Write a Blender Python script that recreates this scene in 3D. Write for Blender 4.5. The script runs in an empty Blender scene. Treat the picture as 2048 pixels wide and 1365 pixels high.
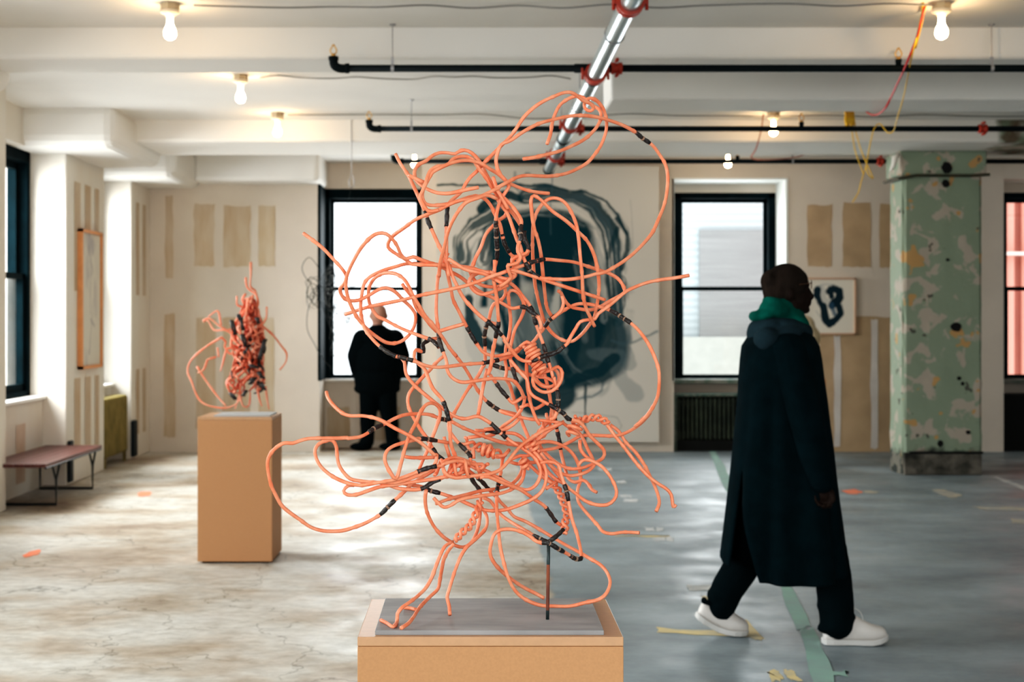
import bpy, bmesh, math, random
import numpy as np
from mathutils import Vector, Matrix, noise as mnoise

F = 2844.0          # focal length in pixels of the 2048 px wide frame (50 mm on 36 mm)
EYE = 1.5
VX, VY = 952.0, 637.0
COL = bpy.context.scene.collection

def W(px, py, d):
    """point of the place at distance d seen in direction (px, py)"""
    return Vector(((px - VX) * d / F, d, EYE - (py - VY) * d / F))

def G(px, py, z=0.0):
    """point on the horizontal plane of height z"""
    d = (EYE - z) * F / (py - VY)
    return Vector(((px - VX) * d / F, d, z))

# ------------------------------------------------------------------ materials
MATS = {}
def mat(name, color, rough=0.6, metal=0.0, var=0.0, scale=8.0, bump=0.0, bscale=40.0, color2=None, spec=0.4,
        stretch=(1, 1, 1), sheen=0.0):
    if name in MATS: return MATS[name]
    m = bpy.data.materials.new(name); m.use_nodes = True
    nt = m.node_tree; b = nt.nodes['Principled BSDF']
    b.inputs['Base Color'].default_value = (*color, 1)
    b.inputs['Roughness'].default_value = rough
    b.inputs['Metallic'].default_value = metal
    b.inputs['Specular IOR Level'].default_value = spec
    if sheen: b.inputs['Sheen Weight'].default_value = sheen
    tc = nt.nodes.new('ShaderNodeTexCoord')
    mp = nt.nodes.new('ShaderNodeMapping'); mp.inputs['Scale'].default_value = stretch
    nt.links.new(tc.outputs['Object'], mp.inputs['Vector'])
    if var or color2:
        n = nt.nodes.new('ShaderNodeTexNoise'); n.inputs['Scale'].default_value = scale
        n.inputs['Detail'].default_value = 6
        nt.links.new(mp.outputs[0], n.inputs['Vector'])
        r = nt.nodes.new('ShaderNodeValToRGB')
        c2 = color2 if color2 else tuple(c * (1 - var) for c in color)
        c1 = color if color2 else tuple(min(1, c * (1 + var * .5)) for c in color)
        r.color_ramp.elements[0].position = .35; r.color_ramp.elements[0].color = (*c2, 1)
        r.color_ramp.elements[1].position = .65; r.color_ramp.elements[1].color = (*c1, 1)
        nt.links.new(n.outputs['Fac'], r.inputs['Fac'])
        nt.links.new(r.outputs[0], b.inputs['Base Color'])
    if bump:
        n2 = nt.nodes.new('ShaderNodeTexNoise'); n2.inputs['Scale'].default_value = bscale
        n2.inputs['Detail'].default_value = 5
        nt.links.new(mp.outputs[0], n2.inputs['Vector'])
        bp = nt.nodes.new('ShaderNodeBump'); bp.inputs['Strength'].default_value = bump
        bp.inputs['Distance'].default_value = 0.01
        nt.links.new(n2.outputs['Fac'], bp.inputs['Height'])
        nt.links.new(bp.outputs[0], b.inputs['Normal'])
    MATS[name] = m
    return m

def emis(name, color, strength):
    m = bpy.data.materials.new(name); m.use_nodes = True
    b = m.node_tree.nodes['Principled BSDF']
    b.inputs['Base Color'].default_value = (*color, 1)
    b.inputs['Emission Color'].default_value = (*color, 1)
    b.inputs['Emission Strength'].default_value = strength
    MATS[name] = m
    return m

WALL = mat('wall_plaster', (.66, .59, .51), .85, var=.07, scale=1.3, bump=.15, bscale=9)
WALL_L = mat('wall_plaster_left', (.74, .71, .65), .85, var=.08, scale=1.6, bump=.15, bscale=9, stretch=(1, 1, .25),
             color2=(.70, .64, .56))
CEIL = mat('ceiling_plaster', (.76, .74, .70), .9, var=.05, scale=.9, bump=.2, bscale=5)
FRAME_BLACK = mat('teal_black_window_paint', (.0015, .010, .013), .8, var=.3, scale=5, spec=.06)
MDF = mat('mdf_board', (.50, .262, .128), .62, var=.05, scale=220, bump=.02, bscale=260)
MDF_S = mat('mdf_board_side', (.58, .36, .22), .7, var=.06, scale=120)
SLATE = mat('grey_steel_plate', (.33, .33, .335), .55, color2=(.24, .245, .25), scale=7, bump=.05, bscale=20, stretch=(1, 3, 1))
CORAL = mat('coral_vine', (.86, .325, .195), .42, color2=(.80, .22, .11), scale=38, bump=.25, bscale=120, spec=.5)
CORAL_D = mat('coral_vine_dark', (.70, .15, .07), .5, color2=(.5, .1, .05), scale=38, bump=.25, bscale=120)
PINK = mat('pale_coral_root', (.92, .40, .28), .6, color2=(.86, .26, .15), scale=14)
CHAR = mat('charred_black', (.010, .010, .012), .38, color2=(.035, .028, .024), scale=30, bump=.6, bscale=90, spec=.6)
CHARG = mat('rod_patina', (.012, .035, .040), .4, color2=(.02, .03, .03), scale=20)
RUST = mat('rod_rust', (.23, .065, .03), .5, color2=(.12, .035, .02), scale=30)
BLACKP = mat('black_iron_pipe', (.002, .007, .009), .6, spec=.12)
CHROME = mat('galvanised_pipe', (.52, .60, .62), .28, metal=.9, var=.12, scale=6, bump=.05, bscale=15, stretch=(4, .6, 4))
RED = mat('red_coupling', (.42, .045, .02), .5, var=.25, scale=20)
BRASS = mat('brass', (.62, .36, .12), .35, metal=.8)
ZINC = mat('zinc_rod', (.35, .35, .36), .45, metal=.6)

# ------------------------------------------------------------------ objects
def link(name, me, m=None, parent=None, smooth=False):
    if m is not None:
        for k in (m if isinstance(m, (list, tuple)) else [m]): me.materials.append(k)
    if smooth:
        me.polygons.foreach_set('use_smooth', [True] * len(me.polygons))
    o = bpy.data.objects.new(name, me); COL.objects.link(o)
    if parent is not None:
        o.parent = parent
        o.matrix_parent_inverse = Matrix.Translation(-parent.location)
    return o

def tag(o, label, cat, group=None, kind=None):
    o['label'] = label; o['category'] = cat
    if group: o['group'] = group
    if kind: o['kind'] = kind
    return o

def empty(name, loc=(0, 0, 0)):
    o = bpy.data.objects.new(name, None); COL.objects.link(o); o.location = loc
    o.empty_display_size = .1
    return o

class MB:
    def __init__(s): s.v = []; s.f = []; s.mi = []
    def add(s, vs, fs, mi=0):
        n = len(s.v); s.v += [tuple(v) for v in vs]
        s.f += [tuple(i + n for i in f) for f in fs]; s.mi += [mi] * len(fs)
        return s
    def box(s, x0, x1, y0, y1, z0, z1, mi=0):
        vs = [(x0, y0, z0), (x1, y0, z0), (x1, y1, z0), (x0, y1, z0), (x0, y0, z1), (x1, y0, z1), (x1, y1, z1), (x0, y1, z1)]
        return s.add(vs, [(3, 2, 1, 0), (4, 5, 6, 7), (0, 1, 5, 4), (1, 2, 6, 5), (2, 3, 7, 6), (3, 0, 4, 7)], mi)
    def tube(s, pts, r, n=10, caps=True, mi=0, closed=False):
        pts = [Vector(p) for p in pts]
        rr = r if isinstance(r, (list, tuple)) else [r] * len(pts)
        t0 = (pts[1] - pts[0]).normalized()
        a = Vector((0, 0, 1)) if abs(t0.z) < .9 else Vector((1, 0, 0))
        nrm = t0.cross(a).normalized()
        vs = []; prev = t0; N = len(pts)
        for i, p in enumerate(pts):
            if closed: t = (pts[(i + 1) % N] - pts[i - 1])
            else: t = (pts[min(i + 1, N - 1)] - pts[max(i - 1, 0)])
            t = t.normalized() if t.length > 1e-9 else prev
            ax = prev.cross(t)
            if ax.length > 1e-7:
                nrm = Matrix.Rotation(prev.angle(t), 3, ax.normalized()) @ nrm
            prev = t; nrm = (nrm - t * nrm.dot(t)).normalized(); b = t.cross(nrm)
            for k in range(n):
                an = 2 * math.pi * k / n
                vs.append(p + (nrm * math.cos(an) + b * math.sin(an)) * rr[i])
        fs = []
        for i in range(N if closed else N - 1):
            j = (i + 1) % N
            for k in range(n):
                fs.append((i * n + k, i * n + (k + 1) % n, j * n + (k + 1) % n, j * n + k))
        if caps and not closed:
            fs.append(tuple(range(n - 1, -1, -1))); fs.append(tuple((N - 1) * n + k for k in range(n)))
        return s.add(vs, fs, mi)
    def lathe(s, c, prof, n=20, axis='z', mi=0):
        """prof: (radius, height) along the axis from point c"""
        vs = []
        for r, h in prof:
            for k in range(n):
                a = 2 * math.pi * k / n; u, v = r * math.cos(a), r * math.sin(a)
                p = {'z': (u, v, h), 'y': (u, h, v), 'x': (h, u, v)}[axis]
                vs.append((c[0] + p[0], c[1] + p[1], c[2] + p[2]))
        fs = []
        for i in range(len(prof) - 1):
            for k in range(n):
                fs.append((i * n + k, i * n + (k + 1) % n, (i + 1) * n + (k + 1) % n, (i + 1) * n + k))
        fs.append(tuple(range(n - 1, -1, -1))); fs.append(tuple((len(prof) - 1) * n + k for k in range(n)))
        return s.add(vs, fs, mi)
    def ell(s, c, r, rot=(0, 0, 0), nu=16, nv=10, mi=0):
        from mathutils import Euler
        R = Euler([math.radians(a) for a in rot]).to_matrix(); c = Vector(c)
        if not isinstance(r, (tuple, list)): r = (r, r, r)
        vs = [c + R @ Vector((0, 0, -r[2]))]
        for i in range(1, nv):
            ph = -math.pi / 2 + math.pi * i / nv
            for k in range(nu):
                a = 2 * math.pi * k / nu
                vs.append(c + R @ Vector((r[0] * math.cos(ph) * math.cos(a), r[1] * math.cos(ph) * math.sin(a), r[2] * math.sin(ph))))
        vs.append(c + R @ Vector((0, 0, r[2])))
        fs = [(0, 1 + (k + 1) % nu, 1 + k) for k in range(nu)]
        for i in range(nv - 2):
            for k in range(nu):
                a = 1 + i * nu; b = a + nu
                fs.append((a + k, a + (k + 1) % nu, b + (k + 1) % nu, b + k))
        L = len(vs) - 1; a = 1 + (nv - 2) * nu
        fs += [(a + k, a + (k + 1) % nu, L) for k in range(nu)]
        return s.add(vs, fs, mi)
    def cap(s, p0, r0, p1, r1, n=14, mi=0):
        """tapered capsule"""
        p0, p1 = Vector(p0), Vector(p1); L = (p1 - p0).length; t = (p1 - p0).normalized()
        ps = []; rr = []
        for i in range(5):
            a = math.pi / 2 * i / 4.0; ps.append(p0 - t * r0 * math.cos(a)); rr.append(max(r0 * math.sin(a), r0 * .05))
        for i in range(5):
            a = math.pi / 2 * i / 4.0; ps.append(p1 + t * r1 * math.sin(a)); rr.append(max(r1 * math.cos(a), r1 * .05))
        return s.tube(ps, rr, n, True, mi)
    def chain(s, pts):
        for (a, ra), (b, rb) in zip(pts[:-1], pts[1:]): s.cap(a, ra, b, rb)
        return s
    def mesh(s, name='m'):
        me = bpy.data.meshes.new(name); me.from_pydata(s.v, [], s.f)
        if any(s.mi): me.polygons.foreach_set('material_index', s.mi)
        me.update(); return me
    def build(s, name, m, parent=None, smooth=False, bevel=0, seg=2):
        o = link(name, s.mesh(name), m, parent, smooth)
        if bevel:
            md = o.modifiers.new('bevel', 'BEVEL'); md.width = bevel; md.segments = seg; md.limit_method = 'ANGLE'
        return o
    def remesh(s, name, m, parent=None, voxel=.006, smooth=4):
        o = link(name, s.mesh(name), m, parent, True)
        r = o.modifiers.new('fuse', 'REMESH'); r.mode = 'VOXEL'; r.voxel_size = voxel; r.use_smooth_shade = True
        if smooth:
            q = o.modifiers.new('soft', 'SMOOTH'); q.factor = .5; q.iterations = smooth
        return o

def catmull(P, step):
    P = [Vector(p) for p in P]
    if len(P) == 2: P = [P[0], (P[0] + P[1]) / 2, P[1]]
    Q = [P[0] * 2 - P[1]] + P + [P[-1] * 2 - P[-2]]
    out = []
    for i in range(1, len(Q) - 2):
        a, b, c, d = Q[i - 1], Q[i], Q[i + 1], Q[i + 2]
        n = max(2, int((c - b).length / step))
        for k in range(n):
            t = k / n
            out.append(.5 * ((2 * b) + (c - a) * t + (2 * a - 5 * b + 4 * c - d) * t * t + (3 * b - a - 3 * c + d) * t ** 3))
    out.append(P[-1])
    return out
KW, KF = 1.45, 1.25
VT, LOOK, EXPO, GAM = 'Standard', 'None', 0.72, 1.0; CURVE = [(.02, .010), (.08, .062), (.25, .25)]
# ================================================================== THE ROOM
SLAB = 3.30
XR, YF = 8.6, -3.2      # right wall, wall behind the camera
YB = 15.95              # back wall plane
YW = 16.50              # plane of the back windows

# ---- floor -------------------------------------------------------
def floor_material():
    m = bpy.data.materials.new('worn_concrete_floor'); m.use_nodes = True
    nt = m.node_tree; N = nt.nodes; L = nt.links; b = N['Principled BSDF']
    tc = N.new('ShaderNodeTexCoord')
    def noise(scale, detail, sx=1, sy=1, rough=.55):
        mp = N.new('ShaderNodeMapping'); mp.inputs['Scale'].default_value = (sx, sy, 1)
        L.new(tc.outputs['Object'], mp.inputs['Vector'])
        n = N.new('ShaderNodeTexNoise'); n.inputs['Scale'].default_value = scale
        n.inputs['Detail'].default_value = detail; n.inputs['Roughness'].default_value = rough
        L.new(mp.outputs[0], n.inputs['Vector']); return n.outputs['Fac']
    def ramp(fac, stops):
        r = N.new('ShaderNodeValToRGB'); e = r.color_ramp.elements
        while len(e) < len(stops): e.new(.5)
        for k, (p, c) in enumerate(stops): e[k].position = p; e[k].color = (*c, 1) if len(c) == 3 else c
        L.new(fac, r.inputs['Fac']); return r.outputs['Color']
    def mix(fac, a, b_, mode='MIX'):
        x = N.new('ShaderNodeMix'); x.data_type = 'RGBA'; x.blend_type = mode
        if isinstance(fac, float): x.inputs[0].default_value = fac
        else: L.new(fac, x.inputs[0])
        for s, v in ((6, a), (7, b_)):
            if isinstance(v, tuple): x.inputs[s].default_value = (*v, 1)
            else: L.new(v, x.inputs[s])
        return x.outputs[2]
    # cream rough screed on the left
    cream = ramp(noise(1.1, 8, 1, 1.3), [(.28, (.26, .19, .14)), (.43, (.44, .37, .29)), (.53, (.55, .52, .46)), (.70, (.62, .61, .57))])
    fine = ramp(noise(9, 9, 1, 1.6, .7), [(.35, (.58, .55, .52)), (.6, (1, 1, 1))])
    cream = mix(.75, cream, fine, 'MULTIPLY')
    # cracks
    v = N.new('ShaderNodeTexVoronoi'); v.feature = 'DISTANCE_TO_EDGE'; v.inputs['Scale'].default_value = 1.25
    wn = N.new('ShaderNodeTexNoise'); wn.inputs['Scale'].default_value = 2.6; wn.inputs['Detail'].default_value = 6
    L.new(tc.outputs['Object'], wn.inputs['Vector'])
    ad = N.new('ShaderNodeVectorMath'); ad.operation = 'MULTIPLY_ADD'
    L.new(wn.outputs['Color'], ad.inputs[0]); ad.inputs[1].default_value = (.9, .9, 0); L.new(tc.outputs['Object'], ad.inputs[2])
    L.new(ad.outputs[0], v.inputs['Vector'])
    crack = ramp(v.outputs['Distance'], [(0, (.42, .40, .37)), (.012, (1, 1, 1))])
    msk = ramp(noise(.8, 3), [(.40, (0, 0, 0)), (.50, (.9, .9, .9))])
    cream = mix(msk, cream, mix(1.0, cream, crack, 'MULTIPLY'))
    # blue grey smooth concrete on the right
    grey = ramp(noise(1.0, 7, 1, 1.6), [(.3, (.18, .21, .225)), (.5, (.26, .305, .325)), (.7, (.35, .405, .43))])
    gf = ramp(noise(14, 8, 1, 2.0, .7), [(.35, (.80, .80, .80)), (.62, (1, 1, 1))])
    grey = mix(.6, grey, gf, 'MULTIPLY')
    # edge between both at x = .42, a bit ragged
    sp = N.new('ShaderNodeSeparateXYZ'); L.new(tc.outputs['Object'], sp.inputs[0])
    mm = N.new('ShaderNodeMath'); mm.operation = 'MULTIPLY_ADD'
    L.new(noise(3.0, 4), mm.inputs[0]); mm.inputs[1].default_value = .10; L.new(sp.outputs['X'], mm.inputs[2])
    edge = ramp(mm.outputs[0], [(.455, (0, 0, 0)), (.480, (1, 1, 1))])
    col = mix(edge, cream, grey)
    L.new(col, b.inputs['Base Color'])
    rg = ramp(noise(2.2, 4), [(.3, (.34, .34, .34)), (.7, (.62, .62, .62))])
    L.new(rg, b.inputs['Roughness']); b.inputs['Specular IOR Level'].default_value = .30
    bp = N.new('ShaderNodeBump'); bp.inputs['Strength'].default_value = .07; bp.inputs['Distance'].default_value = .01
    L.new(noise(18, 8, 1, 1.4, .7), bp.inputs['Height']); L.new(bp.outputs[0], b.inputs['Normal'])
    return m

floor = MB().box(-4.35, XR + .2, YF - .2, YW + .25, -.12, 0).build('floor', floor_material())
tag(floor, 'worn concrete floor, cream on the left and blue-grey on the right', 'floor', kind='structure')

MARK = {
 'yellow': mat('faded_yellow_floor_paint', (.72, .58, .30), .8, color2=(.5, .45, .33), scale=6),
 'white': mat('white_floor_smear', (.62, .62, .60), .8, color2=(.42, .44, .44), scale=8),
 'green': mat('pale_green_chalk', (.27, .42, .36), .9, color2=(.27, .36, .34), scale=5),
 'orange': mat('orange_marking_paint', (.85, .20, .09), .8, color2=(.6, .25, .16), scale=9),
 'tan': mat('tan_floor_paint', (.48, .43, .33), .8, color2=(.33, .34, .33), scale=6)}
def mark(pts, colour, k=[0]):
    """a flat patch on the floor; pts are seen directions of its outline"""
    k[0] += 1; rnd = random.Random(k[0])
    P = [G(*p) for p in pts]; Q = []
    for a, b in zip(P, P[1:] + P[:1]):
        for t in range(5):
            q = a.lerp(b, t / 5); q.x += rnd.uniform(-.008, .008); q.y += rnd.uniform(-.03, .03)
            q.z = .0015 + k[0] * .00005; Q.append(q)
    MB().add(Q, [tuple(range(len(Q)))]).build('paint_mark', MARK[colour], floor)
for pts, c in [
    ([(1315, 1257), (1505, 1268), (1505, 1276), (1315, 1265)], 'yellow'),
    ([(1398, 1192), (1425, 1196), (1428, 1212), (1412, 1210)], 'yellow'),
    ([(1470, 1238), (1490, 1240), (1527, 1278), (1512, 1284), (1478, 1262)], 'yellow'),
    ([(1533, 1343), (1556, 1341), (1566, 1361), (1541, 1363)], 'yellow'),
    ([(1567, 1343), (1584, 1342), (1602, 1361), (1580, 1363)], 'yellow'),
    ([(1373, 1171), (1440, 1173), (1436, 1183), (1376, 1181)], 'white'),
    ([(1230, 1071), (1340, 1072), (1340, 1075), (1230, 1074)], 'yellow'),
    ([(1290, 1056), (1308, 1056), (1310, 1063), (1291, 1063)], 'white'),
    ([(1313, 1056), (1325, 1056), (1326, 1063), (1314, 1063)], 'white'),
    ([(1305, 1076), (1328, 1076), (1330, 1083), (1306, 1083)], 'white'),
    ([(1332, 1075), (1345, 1075), (1347, 1083), (1333, 1083)], 'white'),
    ([(1240, 991), (1264, 991), (1265, 996), (1241, 996)], 'white'),
    ([(1246, 999), (1275, 999), (1276, 1006), (1247, 1006)], 'white'),
    ([(1196, 937), (1224, 938), (1224, 943), (1196, 942)], 'white'),
    ([(1232, 962), (1250, 962), (1252, 967), (1234, 967)], 'white'),
    ([(274, 987), (290, 984), (304, 986), (300, 992), (278, 994)], 'orange'),
    ([(42, 1112), (66, 1102), (82, 1101), (76, 1112), (48, 1117)], 'orange'),
    ([(1683, 982), (1705, 979), (1728, 985), (1715, 990), (1696, 989)], 'orange'),
    ([(1728, 982), (1760, 984), (1750, 988), (1730, 987)], 'tan'),
    ([(1862, 981), (1888, 980), (1926, 992), (1905, 998), (1880, 990)], 'tan'),
    ([(1945, 1014), (2060, 1014), (2060, 1022), (1975, 1024)], 'tan'),
    ([(1983, 955), (1992, 954), (2062, 978), (2056, 984)], 'white'),
    ([(2022, 1039), (2062, 1041), (2062, 1050), (2024, 1047)], 'tan'),
    ([(1418, 904), (1432, 904), (1476, 985), (1452, 985)], 'green'),
    ([(1552, 1150), (1570, 1150), (1622, 1255), (1592, 1260)], 'green'),
    ([(1596, 1262), (1626, 1258), (1672, 1370), (1630, 1370)], 'green'),
    ([(1622, 1345), (1692, 1343), (1690, 1353), (1625, 1355)], 'green')]:
    mark(pts, c)

# ---- ceiling -----------------------------------------------------
ceil = MB().box(-4.35, XR + .2, YF - .2, YW + .25, SLAB, SLAB + .2).build('ceiling', CEIL)
tag(ceil, 'white plaster ceiling with deep cross beams', 'ceiling', kind='structure')

def rough_paint():
    """white plaster that has peeled to green and brown towards the right end"""
    m = bpy.data.materials.new('beam_plaster_peeling'); m.use_nodes = True
    nt = m.node_tree; N = nt.nodes; L = nt.links; b = N['Principled BSDF']; b.inputs['Roughness'].default_value = .9
    tc = N.new('ShaderNodeTexCoord'); sp = N.new('ShaderNodeSeparateXYZ'); L.new(tc.outputs['Object'], sp.inputs[0])
    n = N.new('ShaderNodeTexNoise'); n.inputs['Scale'].default_value = 2.2; n.inputs['Detail'].default_value = 5
    L.new(tc.outputs['Object'], n.inputs['Vector'])
    ma = N.new('ShaderNodeMath'); ma.operation = 'MULTIPLY_ADD'; L.new(n.outputs['Fac'], ma.inputs[0]); ma.inputs[1].default_value = 1.2
    L.new(sp.outputs['X'], ma.inputs[2])
    mr = N.new('ShaderNodeMapRange'); mr.inputs[1].default_value = 5.45; mr.inputs[2].default_value = 5.6; L.new(ma.outputs[0], mr.inputs[0])
    r = N.new('ShaderNodeValToRGB'); e = r.color_ramp.elements; e.new(.5)
    for k, (p, c) in enumerate([(.4, (.16, .12, .08)), (.5, (.22, .27, .19)), (.58, (.45, .38, .30))]): e[k].position = p; e[k].color = (*c, 1)
    n2 = N.new('ShaderNodeTexNoise'); n2.inputs['Scale'].default_value = 4; n2.inputs['Detail'].default_value = 6
    L.new(tc.outputs['Object'], n2.inputs['Vector']); L.new(n2.outputs['Fac'], r.inputs['Fac'])
    x = N.new('ShaderNodeMix'); x.data_type = 'RGBA'; L.new(mr.outputs[0], x.inputs[0]); x.inputs[6].default_value = (.80, .77, .72, 1)
    L.new(r.outputs[0], x.inputs[7]); L.new(x.outputs[2], b.inputs['Base Color'])
    return m
PEEL = rough_paint()
def beam(x0, x1, y0, y1, z0, m=CEIL, name='beam', bev=.03):
    return MB().box(x0, x1, y0, y1, z0, SLAB + .05).build(name, m, ceil, bevel=bev, seg=3)
beam(-4.0, XR + .1, 8.80, 9.32, EYE + 1.606)
beam(.975, XR + .1, 10.30, 10.90, EYE + 1.583, bev=.02)
beam(-4.0, XR + .1, 12.90, 13.95, EYE + 1.60, PEEL)
beam(-3.10, -1.72, 15.55, YW, EYE + 1.50, bev=.05)
for (y0, y1, z) in [(7.9, 9.48, 1.49), (12.15, 13.98, 1.47), (14.55, YW, 1.455)]:
    beam(-4.05, -3.08, y0, y1, EYE + z, name='beam_haunch', bev=.10)
beam(-4.0, XR + .1, 4.4, 4.95, EYE + 1.6)

# ---- left wall ---------------------------------------------------
BAYS = [(-1.6, .2), (2.2, 3.8), (5.0, 6.5), (6.8, 8.2), (9.55, 10.75), (11.08, 12.70), (14.0, 15.1)]
XA, XP, XO = -3.87, -3.66, -4.30      # apron, pier face, outside
SILL, HEAD = .79, 2.98
wall_l = empty('wall_left', (XP, 8, 0)); tag(wall_l, 'sunlit white plaster wall with piers and window bays on the left', 'wall', kind='structure')
edges = [YF] + [v for b_ in BAYS for v in b_] + [YW + .2]
for a, b_ in zip(edges[0::2], edges[1::2]):
    MB().box(XO, XP, a, b_, 0, SLAB + .02).build('pier', WALL_L, wall_l, bevel=.012)
def sash(root, y0, y1, z0, z1, x, horizontal_axis='y', depth=.12):
    pass
GLASS = bpy.data.materials.new('window_glass'); GLASS.use_nodes = True
_n = GLASS.node_tree; _n.nodes.remove(_n.nodes['Principled BSDF'])
_t = _n.nodes.new('ShaderNodeBsdfTransparent'); _g = _n.nodes.new('ShaderNodeBsdfGlossy'); _g.inputs['Roughness'].default_value = .01
_x = _n.nodes.new('ShaderNodeMixShader'); _f = _n.nodes.new('ShaderNodeFresnel'); _f.inputs[0].default_value = 1.5
_mm = _n.nodes.new('ShaderNodeMath'); _mm.operation = 'MINIMUM'; _mm.inputs[1].default_value = .25
_n.links.new(_f.outputs[0], _mm.inputs[0])
_n.links.new(_mm.outputs[0], _x.inputs[0]); _n.links.new(_t.outputs[0], _x.inputs[1]); _n.links.new(_g.outputs[0], _x.inputs[2])
_n.links.new(_x.outputs[0], _n.nodes['Material Output'].inputs[0])
SILLM = mat('painted_sill', (.82, .80, .76), .5)
win_n = 0
def nextwin(label, loc):
    global win_n
    win_n += 1
    w = empty('window_%d' % win_n, loc); tag(w, label, 'window', kind='structure'); return w
names = ['behind the camera', 'beside the camera', 'near', 'second nearest', 'before the sunlit bay', 'beside the slatted bench', 'past the framed picture']
for (y0, y1), nm in zip(BAYS, names):
    MB().box(XO, XA, y0 - .01, y1 + .01, 0, SILL).build('window_apron', WALL_L, wall_l)
    MB().box(XO, XA, y0 - .01, y1 + .01, HEAD, SLAB + .02).build('window_header', WALL_L, wall_l)
    w = nextwin('black framed sash window in the left wall, ' + nm, (-4.0, (y0 + y1) / 2, SILL))
    MB().box(XA - .25, XA + .035, y0 - .0, y1 + .0, SILL - .01, SILL + .02).build('window_sill', SILLM, w, bevel=.006)
    xo = -4.05; f = MB()
    z0, z1 = SILL + .02, HEAD; zm = 1.845
    f.box(xo - .12, xo + .07, y0, y0 + .07, z0, z1).box(xo - .12, xo + .07, y1 - .07, y1, z0, z1)
    f.box(xo - .12, xo + .07, y0, y1, z1 - .10, z1).box(xo - .12, xo + .07, y0, y1, z0, z0 + .05)
    f.build('window_frame', FRAME_BLACK, w, bevel=.008)
    g = MB(); g.box(xo - .07, xo - .02, y0 + .07, y0 + .12, zm, z1 - .1).box(xo - .07, xo - .02, y1 - .12, y1 - .07, zm, z1 - .1)
    g.box(xo - .07, xo - .02, y0 + .07, y1 - .07, zm, zm + .05).box(xo - .07, xo - .02, y0 + .07, y1 - .07, z1 - .16, z1 - .1)
    up = g.build('upper_sash', FRAME_BLACK, w)
    MB().box(xo - .047, xo - .043, y0 + .12, y1 - .12, zm + .05, z1 - .16).build('pane', GLASS, up)
    g = MB(); g.box(xo - .01, xo + .04, y0 + .07, y0 + .12, z0 + .05, zm + .05).box(xo - .01, xo + .04, y1 - .12, y1 - .07, z0 + .05, zm + .05)
    g.box(xo - .01, xo + .04, y0 + .07, y1 - .07, zm, zm + .05).box(xo - .01, xo + .04, y0 + .07, y1 - .07, z0 + .05, z0 + .11)
    lo = g.build('lower_sash', FRAME_BLACK, w)
    MB().box(xo + .013, xo + .017, y0 + .12, y1 - .12, z0 + .11, zm).build('pane', GLASS, lo)

# ---- back wall ---------------------------------------------------
wall_b = empty('wall_back', (0, YB, 0)); tag(wall_b, 'unfinished drywall back wall with bare patches and taped joints', 'wall', kind='structure')
def seg(x0, x1, z0, z1, y0=YB, m=WALL, name='wall_panel'):
    return MB().box(x0, x1, y0, YW + .25, z0, z1).build(name, m, wall_b)
O1 = (-1.755, -.605); O2 = (2.22, 3.477); O3 = (5.92, 7.30)     # recesses
ZS, ZH = .80, 2.96
seg(-4.35, O1[0], 0, SLAB); seg(O1[1], O2[0], 0, SLAB); seg(O2[1], O3[0], 0, SLAB); seg(O3[1], XR + .2, 0, SLAB)
for (a, b_), top in ((O1, 3.30), (O2, 3.065), (O3, 3.065)):
    seg(a - .01, b_ + .01, 0, ZS, YW - .02, name='window_apron')
    seg(a - .01, b_ + .01, 3.0 if a < 0 else 2.955, SLAB, YW - .021, name='window_header')
    if top < SLAB: seg(a - .01, b_ + .01, top, SLAB, YB + .003, name='window_header')
LINEN = mat('white_reveal_paint', (.80, .82, .79), .6)
def back_window(x0, x1, label, gx0, gx1, ztop=2.955):
    w = nextwin(label, ((x0 + x1) / 2, YW, ZS))
    y = YW - .02
    f = MB(); z0, z1 = ZS, ztop; zm = 1.822
    f.box(x0, gx0 - .035, y, y + .2, z0, z1).box(gx1 + .035, x1, y, y + .2, z0, z1)
    f.box(x0, x1, y, y + .2, 2.89, z1 + .0).box(x0, x1, y, y + .2, z0, z0 + .02)
    f.build('window_frame', FRAME_BLACK, w, bevel=.008)
    def sashb(name, ya, za, zb):
        g = MB(); g.box(gx0 - .04, gx0, ya, ya + .045, za, zb).box(gx1, gx1 + .04, ya, ya + .045, za, zb)
        g.box(gx0 - .04, gx1 + .04, ya, ya + .045, za, za + .045).box(gx0 - .04, gx1 + .04, ya, ya + .045, zb - .045, zb)
        s = g.build(name, FRAME_BLACK, w, bevel=.004)
        MB().box(gx0, gx1, ya + .02, ya + .024, za + .045, zb - .045).build('pane', GLASS, s)
    sashb('upper_sash', y + .12, zm, 2.895); sashb('lower_sash', y + .06, ZS + .0, zm + .045)
    return w
w1 = back_window(-1.84, -.58, 'black sash window in the back wall full of white sky behind the standing person', -1.658, -.700, 3.0)
# dark lining on the reveal of the left window
MB().box(O1[0] - .02, O1[0] + .012, YB - .002, YW, ZS, 3.0).box(O1[1] - .012, O1[1] + .02, YB + .01, YW, ZS, 3.0).build('reveal_lining', FRAME_BLACK, w1)
w2 = back_window(2.22, 3.48, 'black sash window with white surround left of the walking person', 2.41, 3.356)
MB().box(O2[1] - .006, O2[1] + .02, YB - .012, YW, ZS, 3.07).box(O2[0], O2[1], YB - .012, YW - .01, 3.055, 3.075).box(O2[0] - .02, O2[0] + .006, YB, YW, ZS, 3.07).build('reveal_lining', LINEN, w2)
w3 = back_window(5.90, 7.32, 'black sash window at the right edge with terracotta pipes outside', 6.19, 7.10)
SILLG = mat('grimy_green_sill', (.10, .16, .13), .7, color2=(.28, .28, .25), scale=9)
MB().box(O2[0], O2[1], YW - .22, YW - .0, ZS - .05, ZS + .0).build('window_sill', SILLG, w2, bevel=.006)
MB().box(O3[0], O3[1], YW - .22, YW - .0, ZS - .05, ZS + .0).build('window_sill', SILLG, w3, bevel=.006)
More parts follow.
